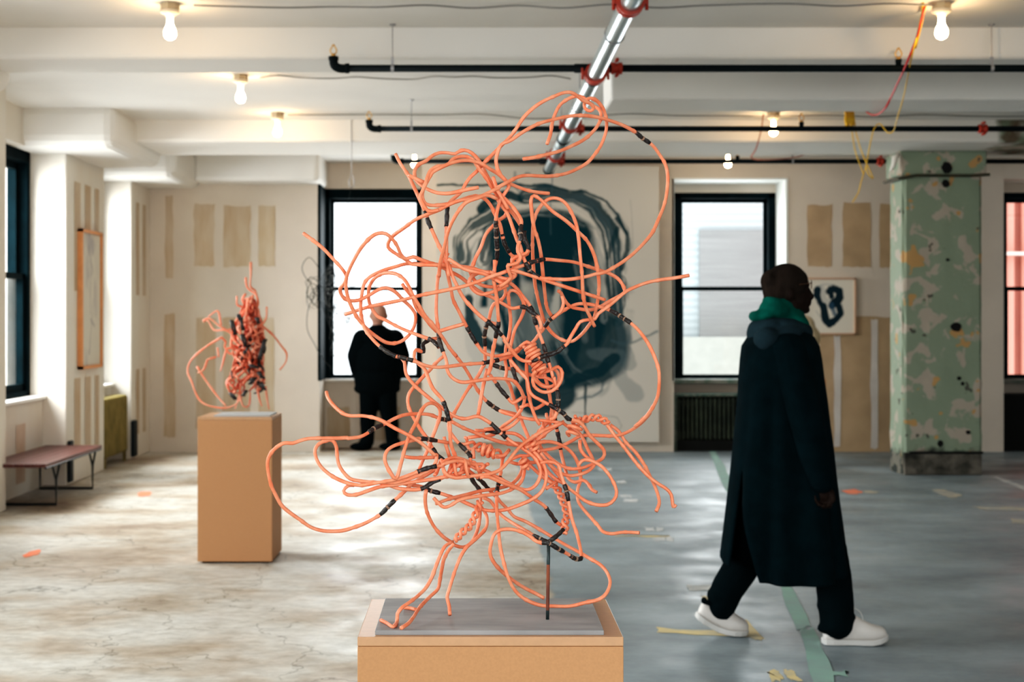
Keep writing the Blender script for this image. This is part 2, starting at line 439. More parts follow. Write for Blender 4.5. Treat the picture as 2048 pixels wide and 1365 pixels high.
MB().box(O1[0], O1[1], YW - .10, YW - .0, ZS - .03, ZS + .0).build('window_sill', SILLM, w1, bevel=.006)

TAN = mat('bare_drywall_paper', (.50, .37, .24), .9, var=.12, scale=3)
TAN_L = mat('bare_drywall_faded', (.50, .39, .27), .9, color2=(.57, .48, .37), scale=2.2, stretch=(4, 1, 1))
MUD = mat('joint_compound', (.66, .62, .58), .9, var=.08, scale=4)
def patch(x0, y0, x1, y1, m, name, lift=.003, par=wall_b, d=YB, sd=0):
    rnd = random.Random(int(x0 * 7 + y0 * 13 + sd)); pts = []
    c = [(x0, y0), (x1, y0), (x1, y1), (x0, y1)]
    for a, b_ in zip(c, c[1:] + c[:1]):
        for t in range(6):
            px = a[0] + (b_[0] - a[0]) * t / 6 + rnd.uniform(-1.6, 1.6); py = a[1] + (b_[1] - a[1]) * t / 6 + rnd.uniform(-1.6, 1.6)
            p = W(px, py, d - .001); p.y = d - lift; pts.append(p)
    MB().add(pts[::-1], [tuple(range(len(pts)))]).build(name, m, par)
for r in [(1615, 410, 1664, 534), (1686, 405, 1741, 535), (1759, 408, 1795, 535)]: patch(*r, TAN, 'drywall_patch')
patch(1640, 634, 1800, 905, TAN, 'drywall_patch', .003)
for r in [(1668, 672, 1681, 893), (1741, 640, 1756, 898)]: patch(*r, MUD, 'taped_joint', .006)
for r in [(388, 408, 429, 533), (447, 412, 501, 534), (517, 412, 550, 533), (392, 636, 432, 858), (446, 636, 500, 858), (517, 636, 548, 858),
          (330, 392, 346, 556), (328, 628, 350, 875)]: patch(*r, TAN_L, 'drywall_patch', .004)
for r in [(655, 815, 700, 880), (720, 815, 800, 880)]: patch(*r, TAN_L, 'drywall_patch', .004, wall_b, YW - .02)

# dull tan stripes on the left piers
def wstripe(y0, y1, z0, z1):
    MB().add([(XP + .003, y0, z0), (XP + .003, y1, z0), (XP + .003, y1, z1), (XP + .003, y0, z1)], [(0, 1, 2, 3)]).build('drywall_patch', TAN_L, wall_l)
for y0, y1 in [(12.95, 13.15), (13.3, 13.5), (13.65, 13.8), (15.3, 15.45), (15.6, 15.75)]:
    wstripe(y0, y1, 1.75, 2.75); wstripe(y0, y1, .25, .95)
for y0, y1 in [(11.4, 11.7), (11.95, 12.2)]:
    MB().add([(XA + .003, y0, .1), (XA + .003, y1, .1), (XA + .003, y1, .6), (XA + .003, y0, .6)], [(0, 1, 2, 3)]).build('drywall_patch', mat('warm_drywall', (.58, .43, .32), .9, color2=(.66, .56, .46), scale=3), wall_l)

# ---- right and front walls (out of view, close the room) ------------
wr = MB().box(XR, XR + .2, YF, YW + .2, 0, SLAB).build('wall_right', mat('wall_right_paint', (.42, .38, .34), .9)); tag(wr, 'beige plaster wall closing the room on the right', 'wall', kind='structure')
wf = MB().box(-4.3, XR + .2, YF - .2, YF, 0, SLAB).build('wall_front', WALL); tag(wf, 'beige plaster wall behind the camera', 'wall', kind='structure')

# ---- outside -------------------------------------------------------
def siding():
    m = bpy.data.materials.new('pale_siding'); m.use_nodes = True
    nt = m.node_tree; N = nt.nodes; L = nt.links; b = N['Principled BSDF']; b.inputs['Roughness'].default_value = .8
    tc = N.new('ShaderNodeTexCoord'); w = N.new('ShaderNodeTexWave'); w.bands_direction = 'Z'; w.inputs['Scale'].default_value = 2.6
    w.inputs['Distortion'].default_value = .3
    L.new(tc.outputs['Object'], w.inputs['Vector']); r = N.new('ShaderNodeValToRGB')
    r.color_ramp.elements[0].color = (.50, .56, .58, 1); r.color_ramp.elements[1].color = (.62, .68, .70, 1); r.color_ramp.elements[0].position = .2
    L.new(w.outputs['Fac'], r.inputs['Fac']); L.new(r.outputs[0], b.inputs['Base Color']); return m
SID = siding()
hs = empty('neighbour_building', (4.6, 24, -4)); tag(hs, 'pale sided building seen through the middle window', 'building')
MB().box(1.6, 7.0, 24, 26, -4, 7).build('wall', SID, hs)
MB().box(3.76, 6.4, 23.9, 24, 1.0, 2.99).build('shutter', mat('grey_siding', (.30, .31, .31), .8, color2=(.36, .37, .37), scale=9, stretch=(.1, 1, 4)), hs)
MB().box(2.5, 6.8, 23.3, 23.9, -.4, 1.19).build('parapet', mat('pale_parapet', (.46, .48, .44), .8, var=.06), hs)
tb = empty('terracotta_building', (9.8, 21, -4)); tag(tb, 'terracotta building with vertical pipes seen through the right window', 'building')
MB().box(6.9, 12.5, 21, 22, -4, 7).build('wall', mat('terracotta', (.62, .25, .19), .8, var=.1, scale=2), tb)
for k in range(9): MB().tube([(7.6 + k * .24, 20.9, -4), (7.6 + k * .24, 20.9, 6)], .07, 10).build('pipe', mat('terracotta_pipe', (.72, .33, .26), .6), tb)
MB().box(7.0, 9.9, 20.7, 20.85, 2.42, 2.47).build('rail', mat('pink_rail', (.8, .62, .56), .6), tb)
# ================================================================== COLUMN
def column_material():
    m = bpy.data.materials.new('peeling_green_paint'); m.use_nodes = True
    nt = m.node_tree; N = nt.nodes; L = nt.links; b = N['Principled BSDF']; b.inputs['Roughness'].default_value = .8
    tc = N.new('ShaderNodeTexCoord')
    def noise(s, d=3, off=0, dist=0):
        mp = N.new('ShaderNodeMapping'); mp.inputs['Location'].default_value = (off, off, off); L.new(tc.outputs['Object'], mp.inputs[0])
        n = N.new('ShaderNodeTexNoise'); n.inputs['Scale'].default_value = s; n.inputs['Detail'].default_value = d; n.inputs['Distortion'].default_value = dist
        L.new(mp.outputs[0], n.inputs['Vector']); return n.outputs['Fac']
    def step(f, p, w=.015):
        r = N.new('ShaderNodeMapRange'); r.inputs[1].default_value = p; r.inputs[2].default_value = p + w; L.new(f, r.inputs[0]); return r.outputs[0]
    def mix(f, a, c):
        x = N.new('ShaderNodeMix'); x.data_type = 'RGBA'; L.new(f, x.inputs[0])
        for s, v in ((6, a), (7, c)):
            if isinstance(v, tuple): x.inputs[s].default_value = (*v, 1)
            else: L.new(v, x.inputs[s])
        return x.outputs[2]
    c = mix(step(noise(5.2, 4, 0, .5), .545, .03), (.250, .300, .225), (.41, .36, .30))
    c = mix(step(noise(4.6, 2, 11.3), .655), c, (.46, .29, .13))
    c = mix(step(noise(6.0, 3, 27.9), .66), c, (.10, .10, .08))
    sp = N.new('ShaderNodeSeparateXYZ'); L.new(tc.outputs['Object'], sp.inputs[0])
    # dirty bottom
    ma = N.new('ShaderNodeMath'); ma.operation = 'MULTIPLY_ADD'; L.new(noise(9, 4, 3), ma.inputs[0]); ma.inputs[1].default_value = .25; L.new(sp.outputs['Z'], ma.inputs[2])
    mr = N.new('ShaderNodeMapRange'); mr.inputs[1].default_value = .38; mr.inputs[2].default_value = .30; L.new(ma.outputs[0], mr.inputs[0])
    dirt = mix(step(noise(7, 4, 8), .5), (.03, .035, .028), (.16, .15, .12))
    c = mix(mr.outputs[0], c, dirt)
    L.new(c, b.inputs['Base Color'])
    bp = N.new('ShaderNodeBump'); bp.inputs['Strength'].default_value = .5; bp.inputs['Distance'].default_value = .02
    L.new(noise(5, 6), bp.inputs['Height']); L.new(bp.outputs[0], b.inputs['Normal'])
    return m
colm = empty('column', (4.46, 13.8, 0)); tag(colm, 'square column with peeling green paint and bare plaster patches', 'column')
CX0, CX1, CY0, CY1 = 4.085, 4.845, 13.60, 14.05
COLM = column_material()
me = bpy.data.meshes.new('shaft'); bm = bmesh.new()
bmesh.ops.create_cube(bm, size=1)
for v in bm.verts:
    v.co = Vector((v.co.x * (CX1 - CX0) + (CX0 + CX1) / 2, v.co.y * (CY1 - CY0) + (CY0 + CY1) / 2, v.co.z * 3.12 + 1.56))
bmesh.ops.subdivide_edges(bm, edges=bm.edges[:], cuts=24, use_grid_fill=True)
for v in bm.verts:
    ex = min(abs(v.co.x - CX0), abs(v.co.x - CX1)); ey = min(abs(v.co.y - CY0), abs(v.co.y - CY1))
    n_ = mnoise.noise(v.co * 6)
    if ex < .03 and ey < .03:
        v.co.x += (.018 if v.co.x < 4.4 else -.018) * (.7 + n_); v.co.y += .02 * (.7 + n_)
    else: v.co.y += n_ * .004
bm.to_mesh(me); bm.free()
link('shaft', me, COLM, colm)
MB().box(CX0 - .03, CX1 + .03, CY0 - .03, CY1 + .02, 2.87, 3.10).build('capital', COLM, colm, bevel=.012)
BR = mat('rusty_band', (.035, .045, .03), .7, color2=(.09, .07, .04), scale=12)
MB().tube([(CX0 - .05, CY0 - .05, 2.835), (4.2, CY0 - .06, 2.862), (4.7, CY0 - .06, 2.858), (CX1 + .05, CY0 - .05, 2.87)], .014, 8).tube([(CX0 - .05, CY0 - .05, 2.835), (CX0 - .05, CY1, 2.84)], .014, 8).build('pipe_band', BR, colm)
HOLE = mat('dark_hole', (.006, .007, .006), .9)
for (px, py, rx, rz) in [(1891, 336, 11, 12), (1891, 367, 8, 8), (1912, 655, 12, 9), (1880, 888, 6, 7), (1918, 757, 5, 4), (1925, 768, 4, 4), (1936, 865, 5, 4), (1895, 520, 4, 3)]:
    c_ = W(px, py, CY0); s_ = CY0 / F; rnd = random.Random(px)
    MB().add([(c_.x + rx * s_ * math.cos(a) * rnd.uniform(.8, 1.1), CY0 - (.036 if py < 350 else .006), c_.z + rz * s_ * math.sin(a) * rnd.uniform(.8, 1.1)) for a in [2 * math.pi * k / 12 for k in range(12)]],
             [tuple(range(11, -1, -1))]).build('hole', HOLE, colm)
# rough dark base ledge
MB().box(CX0 + .008, CX1 - .008, CY0 - .012, CY1, 0, .215).build('base', mat('crumbled_base', (.035, .035, .028), .95, color2=(.20, .18, .15), scale=6, bump=1, bscale=12), colm, bevel=.01)
MB().box(CX0 + .06, CX1 - .0, CY0 - .024, CY0 + .1, .205, .225).build('ledge', HOLE, colm)
MB().tube([(CX0 - .05, CY0 - .02, 3.07), (CX0 - .09, CY0 - .04, 3.03), (CX0 - .10, CY0 - .03, 2.96), (CX0 - .13, CY0 - .02, 2.9)], [.02, .03, .022, .01], 8).build('torn_wrap', mat('torn_plastic', (.7, .66, .6), .7), colm, smooth=True)

# ================================================================== CEILING SERVICES
ZP = EYE + 1.56
PIPES = [(8.70, 680, 'nearest', 137.0), (11.70, 748, 'middle', 258), (14.13, 795, 'farthest', 323)]
for i, (d, px0, nm, py) in enumerate(PIPES):
    ZP = EYE + (1.53, 1.56, 1.56)[i]
    x0 = (px0 - VX) * d / F
    p = empty('sprinkler_pipe', (x0, d, ZP)); tag(p, 'long black sprinkler pipe across the ceiling, %s of three' % nm, 'pipe', 'black sprinkler pipes')
    MB().tube([(x0, d, ZP), (XR, d, ZP)], .022, 14).build('pipe_run', BLACKP, p, smooth=True)
    e = MB().tube(catmull([(x0 + .05, d, ZP), (x0 + .0, d, ZP), (x0 - .035, d, ZP + .02), (x0 - .04, d, ZP + .065)], .01), .027, 12)
    e.lathe((x0 + .045, d, ZP), [(.031, -.012), (.031, .012)], 12, 'x').lathe((x0 - .04, d, ZP + .06), [(.031, -.01), (.031, .012)], 12)
    e.build('elbow', BLACKP, p, smooth=True)
    heads = [(x0 - .04, ZP + .07)] + [(((hx - VX) * d / F), ZP + .02) for hx in {0: [1797], 1: [1603], 2: [1475]}[i]]
    for k, (hx, hz) in enumerate(heads):
        h = MB()
        if k: h.lathe((hx, d, hz - .02), [(.018, 0), (.018, .035), (.02, .036), (.02, .055)], 10, mi=1)
        z = hz + (.03 if k else 0)
        h.lathe((hx, d, z), [(.014, 0), (.014, .02)], 10).tube(catmull([(hx - .012, d, z + .02), (hx - .02, d, z + .04), (hx - .004, d, z + .07)], .006), .004, 6)
        h.tube(catmull([(hx + .012, d, z + .02), (hx + .02, d, z + .04), (hx + .004, d, z + .07)], .006), .004, 6).lathe((hx, d, z + .07), [(.012, 0), (.004, .008)], 8)
        h.build('sprinkler_head', [BRASS, BLACKP], p, smooth=True)
    for cx in {0: [1233], 1: [1160, 1965], 2: [1122, 1760]}[i]:
        X = (cx - VX) * d / F
        MB().lathe((X, d, ZP), [(.024, -.035), (.036, -.034), (.036, -.012), (.030, -.01), (.030, .01), (.036, .012), (.036, .034), (.024, .035)], 14, 'x').lathe((X, d - .02, ZP + .045), [(.012, -.03), (.012, .03)], 8, 'y').lathe((X, d - .02, ZP - .045), [(.012, -.03), (.012, .03)], 8, 'y').build('coupling', RED, p, smooth=True)
    for hx in {0: [785, 1983], 1: [823], 2: [1585]}[i]:
        X = (hx - VX) * d / F
        MB().tube([(X, d, ZP + .02), (X, d, SLAB + .02)], .004, 6).lathe((X, d, ZP), [(.0255, -.01), (.0255, .01)], 14, 'x').box(X - .008, X + .008, d - .012, d + .012, ZP + .02, ZP + .07).lathe((X, d, SLAB - .008), [(.02, 0), (.02, .01)], 8).build('hanger_rod', ZINC, p)

ZM = EYE + 1.48; XM = .722
mp_ = empty('main_pipe', (XM, 4.2, ZM)); tag(mp_, 'thick shiny galvanised pipe running away along the ceiling with red couplings', 'pipe')
MB().tube([(XM, 4.2, ZM), (XM, 6.7, ZM), (XM, 10.7, ZM), (XM, 14.13, ZM)], .050, 24).build('pipe_run', CHROME, mp_, smooth=True)
MB().lathe((XM, 14.05, ZM), [(.052, 0), (.055, .02), (.055, .1), (.04, .12)], 20, 'y').tube([(XM - .09, 14.13, ZP), (XM + .09, 14.13, ZP)], .03, 12).build('end_tee', BLACKP, mp_, smooth=True)
for d in (6.66, 8.60, 10.85, 12.9):
    c = MB().lathe((XM, d, ZM), [(.052, -.04), (.066, -.038), (.066, -.014), (.058, -.012), (.058, .012), (.066, .014), (.066, .038), (.052, .04)], 24, 'y')
    for s in (-1, 1):
        c.box(XM + s * .062 - .018, XM + s * .062 + .018, d - .03, d + .03, ZM - .012, ZM + .012).lathe((XM + s * .078, d, ZM), [(.008, -.035), (.008, .035)], 8, 'z')
    c.build('coupling', RED, mp_, smooth=False)
for d, z in ((8.70, EYE + 1.53), (11.70, ZP)):
    MB().lathe((XM, d, ZM), [(.052, -.05), (.056, -.048), (.056, .048), (.052, .05)], 20, 'y').tube([(XM - .12, d, z), (XM + .12, d, z)], .028, 12).build('tee', BLACKP, mp_, smooth=True)
for d in (7.4, 9.9, 12.1): MB().tube([(XM, d, ZM + .05), (XM, d, SLAB + .01)], .005, 6).tube([(XM + .052 * math.cos(a), d, ZM + .052 * math.sin(a)) for a in [k * math.pi / 10 for k in range(20)]], .004, 6, closed=True).build('hanger', ZINC, mp_)

# bulbs
BULB = emis('lit_bulb', (1.0, .66, .34), 46.0)
PORC = mat('porcelain', (.75, .66, .52), .35)
BOXM = mat('tan_junction_box', (.50, .40, .27), .5)
def bulb(px, d, label, first=[None]):
    X = (px - VX) * d / F
    if first[0] is None:
        t = empty('bare_bulb_fixture', (0, 0, SLAB))
        MB().lathe((0, 0, SLAB), [(.052, .01), (.055, 0), (.055, -.038), (.045, -.04)], 8).build('junction_box', BOXM, t)
        MB().lathe((0, 0, SLAB), [(.05, -.038), (.056, -.045), (.055, -.056), (.03, -.066), (.024, -.08)], 20).build('lamp_holder', PORC, t, smooth=True)
        MB().lathe((0, 0, SLAB), [(.016, -.072), (.017, -.105), (.020, -.125), (.030, -.145), (.036, -.165), (.035, -.185), (.027, -.20), (.012, -.209), (.002, -.211)], 20).build('bulb', BULB, t, smooth=True)
        first[0] = t
    else:
        s = first[0]; t = s.copy(); COL.objects.link(t)
        for ch in list(s.children):
            c = ch.copy(); COL.objects.link(c); mi_ = ch.matrix_parent_inverse.copy(); c.parent = t; c.matrix_parent_inverse = mi_
    t.location = (X, d, SLAB); tag(t, label, 'light fixture', 'bare bulbs on the ceiling')
    return t
first_b = bulb(340, 8.12, 'bare lit bulb at the top left of the ceiling, nearest of the left row')
bulb(481, 10.5, 'second bare lit bulb of the left row, beyond the nearest beam')
bulb(555, 12.45, 'third bare lit bulb of the left row, above the small coral sculpture')
bulb(829, 15.0, 'small bare bulb above the corner between the left back window and the canvas')
bulb(1883, 8.10, 'bare lit bulb at the top right with coloured wires beside it')
bulb(1547, 12.40, 'bare lit bulb behind the middle black pipe on the right')
bulb(1456, 15.0, 'far bare bulb above the window with the white surround')

CABLE = mat('grey_cable', (.28, .27, .25), .6)
def cable(name, pts, r, m, label, cat='cable', parent=None):
    o = MB().tube(catmull(pts, .03), r, 7).build(name, m, parent, smooth=True)
    if parent is None: tag(o, label, cat)
    return o
def ceil_run(x0, x1, y, z=SLAB, amp=.012, n=16, sd=0):
    r = random.Random(sd); return [(x0 + (x1 - x0) * k / n, y + r.uniform(-.05, .05), z - .012 - abs(r.gauss(0, amp))) for k in range(n + 1)]
cable('ceiling_cable', ceil_run(-1.6, 2.6, 8.1, sd=1), .006, CABLE, 'thin grey cable clipped to the ceiling between the two nearest bulbs')
cable('ceiling_cable', ceil_run(-1.6, .7, 10.5, sd=2), .006, CABLE, 'thin grey cable on the ceiling just beyond the nearest black pipe')
cable('ceiling_cable', ceil_run(-1.65, 5.2, 12.45, sd=3), .006, CABLE, 'long thin grey cable on the ceiling just before the farthest wide beam')
REDW = mat('red_wire', (.55, .03, .03), .5); YELW = mat('yellow_wire', (.75, .46, .04), .5)
def wpath(pts): return [W(*p) for p in pts]
cable('hanging_wire', wpath([(1850, 10, 8.12), (1842, 45, 8.2), (1832, 80, 8.35), (1812, 130, 8.55), (1796, 165, 9.2), (1782, 195, 10.0), (1770, 217, 10.25), (1755, 229, 10.9), (1742, 229, 11.2), (1733, 224, 11.4)]), .007, REDW, 'red wire drooping from the top right bulb', 'wire')
cable('hanging_wire', wpath([(1852, 12, 8.14), (1838, 60, 8.3), (1822, 120, 8.5), (1808, 190, 9.7), (1795, 235, 10.5), (1787, 262, 11.2), (1775, 265, 11.3), (1760, 248, 11.4), (1748, 258, 11.4), (1738, 300, 11.4), (1733, 340, 11.4), (1745, 358, 11.4)]), .0045, YELW, 'yellow wire looping down from the top right bulb', 'wire')
cable('hanging_wire', wpath([(1846, 8, 8.1), (1845, 30, 8.3), (1841, 48, 8.25), (1830, 95, 8.4)]), .010, YELW, 'thick yellow wire bunch beside the top right bulb', 'wire')
hb = empty('hanging_wire_bundle', W(1697, 226, 12.4)); tag(hb, 'bundle of yellow wire hanging from the ceiling at right of centre', 'wire')
for k in range(9):
    r = random.Random(k); x = 1690 + k * 2; pts = [(x, 222, 12.3), (x + r.uniform(-3, 3), 240, 12.2), (x + r.uniform(-4, 4), 250 + r.uniform(0, 12), 12.15), (x + 2, 238, 12.1), (x + 1, 224, 12.25)]
    MB().tube(catmull(wpath(pts), .02), .007, 6).build('wire_loop', YELW, hb, smooth=True)
for pts in ([(1703, 255, 12.1), (1710, 300, 12.0), (1722, 335, 12), (1728, 350, 12)], [(1710, 258, 12.1), (1722, 300, 12.1), (1737, 335, 12), (1747, 357, 12)], [(1733, 330, 12), (1722, 365, 12), (1717, 385, 12), (1705, 405, 12)]):
    MB().tube(catmull(wpath(pts), .02), .0045, 6).build('loose_wire', YELW, hb, smooth=True)
cable('hanging_wire', wpath([(1527, 228, 12.3), (1522, 262, 12.3), (1512, 298, 12.5), (1503, 316, 12.6), (1530, 320, 13), (1590, 315, 14), (1625, 302, 14.8)]), .006, mat('dull_red_wire', (.42, .16, .12), .6), 'dull red wire hanging behind the middle pipe on the right', 'wire')
HK = cable('hanging_hook', wpath([(703, 238, 12.9), (703, 300, 12.9), (703, 345, 12.9), (698, 362, 12.9), (700, 374, 12.9), (707, 374, 12.9), (708, 360, 12.9), (704, 348, 12.9)]), .0045, ZINC, 'thin wire with a hook hanging from the ceiling before the left back window', 'hook')

# ================================================================== THINGS IN THE ROOM
MDF_T = mat('mdf_top_board', (.52, .29, .155), .36, var=.05, scale=60, spec=.7)
def pedestal(x0, x1, y0, y1, h, label):
    t = empty('pedestal', ((x0 + x1) / 2, (y0 + y1) / 2, 0)); tag(t, label, 'pedestal')
    MB().box(x0 + .025, x1 - .025, y0 + .025, y1 - .025, 0, .014).build('plinth_foot', mat('shadow_gap', (.05, .04, .03), .9), t)
    MB().box(x0, x1, y0, y1, .012, h - .018).build('box', MDF, t, bevel=.0015)
    MB().box(x0, x1, y0, y1, h - .0175, h).build('top_board', MDF_T, t, bevel=.0015)
    return t
PX0, PX1, PY0, PY1, PH = -.223, .2775, 2.675, 3.036, .90
pedestal(PX0, PX1, PY0, PY1, PH, 'tan board pedestal in the foreground under the large coral sculpture')
def q(px, d): return (px - VX) * d / F
P2 = (q(395, 8.69), q(544, 8.69), 8.69, 9.125)
pedestal(*P2, .895, 'tall tan board pedestal under the small coral sculpture on the left')
P3 = (q(1575, 14.34), q(1652, 14.34), 14.34, 14.75)
pedestal(*P3, .895, 'tan board pedestal under the pale stone torso behind the walking person')

# stone torso
STONE = mat('pale_stone', (.62, .52, .38), .6, color2=(.46, .36, .24), scale=6, bump=.3, bscale=14)
sx = (P3[0] + P3[1]) / 2; sy = 14.55
t = MB().ell((sx + .0, sy, 1.0), (.11, .10, .16)).ell((sx + .03, sy, 1.17), (.13, .11, .13)).ell((sx + .06, sy, 1.30), (.13, .11, .14)).ell((sx + .02, sy - .02, 1.42), (.11, .10, .11)).ell((sx - .05, sy, 1.36), (.10, .09, .13)).ell((sx, sy, .946), (.09, .085, .05))
st = t.remesh('stone_torso', STONE, None, .012, 3); tag(st, 'pale lumpy stone torso on a tan pedestal behind the walking person', 'sculpture')

# bench
WOODB = mat('red_brown_bench_wood', (.085, .025, .02), .38, color2=(.13, .045, .04), scale=5, stretch=(8, .6, 1), spec=.5)
bench = empty('bench', (-3.6, 12.0, 0)); tag(bench, 'low bench with dark red slatted top and thin black legs by the left wall', 'bench')
for k in range(6):
    a = -3.83 + k * .084; MB().box(a, a + .080, 11.0, 12.66, .342, .37).build('slat', WOODB, bench, bevel=.003)
LEGM = mat('black_bench_steel', (.008, .012, .013), .4)
for y in (11.38, 12.46):
    m_ = MB(); r = .011
    xl, xr = -3.82, -3.36
    m_.tube([(xl, y, .22), (xl, y, r), (xr, y, r), (xr, y, .22)], r, 8)
    for x in (xl, xr):
        m_.tube([(x, y, .20), (x, y - .10, .335)], r * .85, 8).tube([(x, y, .20), (x, y + .10, .335)], r * .85, 8)
    m_.box(xl - .01, xr + .01, y - .11, y + .11, .332, .342)
    m_.build('leg_frame', LEGM, bench)
RAIL = MB().tube([(-3.335, 11.02, .336), (-3.335, 12.64, .336)], .009, 6).tube([(-3.825, 11.02, .336), (-3.825, 12.64, .336)], .009, 6).build('side_rail', LEGM, bench)

# corner guards
GUARD = mat('black_rubber', (.006, .014, .017), .6)
g1 = MB().box(-3.655, -3.625, 12.72, 12.82, .03, .40).build('corner_guard', GUARD, bevel=.01); tag(g1, 'short black rubber guard on the pier corner behind the bench', 'guard', 'black guards on the left piers')
g2 = MB().box(-3.662, -3.620, 15.08, 15.22, .03, .41).build('corner_guard', GUARD, bevel=.01); tag(g2, 'short black rubber guard on the farther pier corner near the back wall', 'guard', 'black guards on the left piers')

# radiators
def radiator(x0, x1, y0, y1, z0, z1, n, along, m, label):
    t = empty('radiator', ((x0 + x1) / 2, (y0 + y1) / 2, 0)); tag(t, label, 'radiator')
    for k in range(n):
        f = MB()
        if along == 'x':
            a = x0 + (x1 - x0) * k / n; w = (x1 - x0) / n * .72
            f.box(a, a + w, y0, y1, z0, z1)
        else:
            a = y0 + (y1 - y0) * k / n; w = (y1 - y0) / n * .72
            f.box(x0, x1, a, a + w, z0, z1)
        f.build('radiator_section', m, t, bevel=w * .4)
    f = MB()
    if along == 'x': f.box(x0, x1, y0 + .05, y1 - .05, z0 + .03, z0 + .09).box(x0, x1, y0 + .05, y1 - .05, z1 - .1, z1 - .04)
    else: f.box(x0 + .04, x1 - .04, y0, y1, z0 + .03, z0 + .09).box(x0 + .04, x1 - .04, y0, y1, z1 - .1, z1 - .04)
    f.build('header_tube', m, t)
    legs = [(x0 + .02, y0 + .03), (x1 - .05, y0 + .03)] if along == 'x' else [(x1 - .05, y0 + .02), (x1 - .05, y1 - .05)]
    for lx, ly in legs: MB().box(lx, lx + .03, ly, ly + .03, 0, z0 + .05).build('foot', m, t)
    return t
GOLD = mat('olive_gold_radiator', (.24, .19, .07), .6, var=.2, scale=6, spec=.2)
radiator(-3.84, -3.665, 14.12, 15.0, .10, .70, 9, 'y', GOLD, 'olive gold cast iron radiator between the two left piers')
DARKR = mat('dark_green_radiator', (.012, .022, .012), .55, color2=(.045, .06, .035), scale=7)
r2 = radiator(O2[0] + .06, O2[1] - .06, YB + .16, YB + .32, .12, .60, 22, 'x', DARKR, 'dark green cast iron radiator below the window with the white surround')
SHROUD = mat('flaking_green_frame', (.035, .085, .062), .7, color2=(.16, .18, .15), scale=14)
MB().box(O2[0] + .005, O2[1] - .005, YB + .1, YB + .4, .615, .645).box(O2[0] + .005, O2[0] + .05, YB + .1, YB + .4, .0, .62).box(O2[1] - .05, O2[1] - .005, YB + .1, YB + .4, .0, .62).box(O2[0] + .05, O2[1] - .05, YB + .36, YB + .4, 0, .62, 1).box(O2[0] + .05, O2[1] - .05, YB + .10, YB + .13, .0, .12, 1).build('shroud', [SHROUD, HOLE], r2, bevel=.003)
r3 = radiator(O3[0] + .06, O3[1] - .06, YB + .16, YB + .32, .12, .60, 22, 'x', DARKR, 'dark radiator below the window at the right edge')
MB().box(O3[0] + .01, O3[1] - .01, YB + .08, YB + .4, .60, .64).box(O3[0] + .01, O3[1] - .01, YB + .1, YB + .12, .0, .60).build('cover', HOLE, r3)

# ---- painted colour grids ------------------------------------------
def colour_grid(name, w, h, nx, ny, fn, parent, x0, z0, y, flip=None, rough=1.0):
    """flat painted sheet with fn(U, V) -> colours; U right, V down, both 0..1"""
    U, V = np.meshgrid(np.linspace(0, 1, nx), np.linspace(0, 1, ny))
    C = fn(U, V)
    co = np.zeros((ny, nx, 3)); co[..., 0] = x0 + U * w; co[..., 1] = y; co[..., 2] = z0 + (1 - V) * h
    if flip is not None: co = flip(co, U, V)
    idx = np.arange(nx * ny).reshape(ny, nx)
    f = np.stack([idx[1:, :-1], idx[1:, 1:], idx[:-1, 1:], idx[:-1, :-1]], -1).reshape(-1, 4)
    me = bpy.data.meshes.new(name); me.from_pydata(co.reshape(-1, 3).tolist(), [], f.tolist())
    at = me.color_attributes.new('paint', 'FLOAT_COLOR', 'POINT')
    rgba = np.ones((nx * ny, 4), np.float32); rgba[:, :3] = C.reshape(-1, 3)
    at.data.foreach_set('color', rgba.ravel())
    m = bpy.data.materials.new(name + '_paint'); m.use_nodes = True; nt = m.node_tree
    a = nt.nodes.new('ShaderNodeAttribute'); a.attribute_name = 'paint'
    b = nt.nodes['Principled BSDF']; b.inputs['Roughness'].default_value = rough
    b.inputs['Specular IOR Level'].default_value = .08
    nt.links.new(a.outputs['Color'], b.inputs['Base Color'])
    return link(name, me, m, parent)

def vnoise(U, V, s, seed=0, sv=None):
    """smooth value noise on a grid"""
    sv = s if sv is None else sv
    rs = np.random.RandomState(seed); T = rs.rand(int(sv) + 3, int(s) + 3)
    x = U * s; y = V * sv; xi = np.floor(x).astype(int); yi = np.floor(y).astype(int)
    xf = x - xi; yf = y - yi; xf = xf * xf * (3 - 2 * xf); yf = yf * yf * (3 - 2 * yf)
    return (T[yi, xi] * (1 - xf) + T[yi, xi + 1] * xf) * (1 - yf) + (T[yi + 1, xi] * (1 - xf) + T[yi + 1, xi + 1] * xf) * yf
def fbm(U, V, s, seed=0, n=4, a=1.0):
    o = 0; t = 0
    for k in range(n):
        o = o + vnoise(U, V, s * 2 ** k, seed + k, s * 2 ** k * a) * .5 ** k; t += .5 ** k
    return o / t
def polydist(X, Y, pts):
    D = np.full(X.shape, 1e9); T = np.zeros(X.shape); acc = 0
    S = np.zeros(X.shape)
    for (ax, ay), (bx, by) in zip(pts[:-1], pts[1:]):
        L = math.hypot(bx - ax, by - ay) + 1e-9
        t = np.clip(((X - ax) * (bx - ax) + (Y - ay) * (by - ay)) / L ** 2, 0, 1)
        dx = X - ax - t * (bx - ax); dy = Y - ay - t * (by - ay); d = np.hypot(dx, dy)
        s = np.sign((bx - ax) * (Y - ay) - (by - ay) * (X - ax))
        m = d < D; D = np.where(m, d, D); T = np.where(m, acc + t * L, T); S = np.where(m, s * d, S); acc += L
    return D, T / acc, S

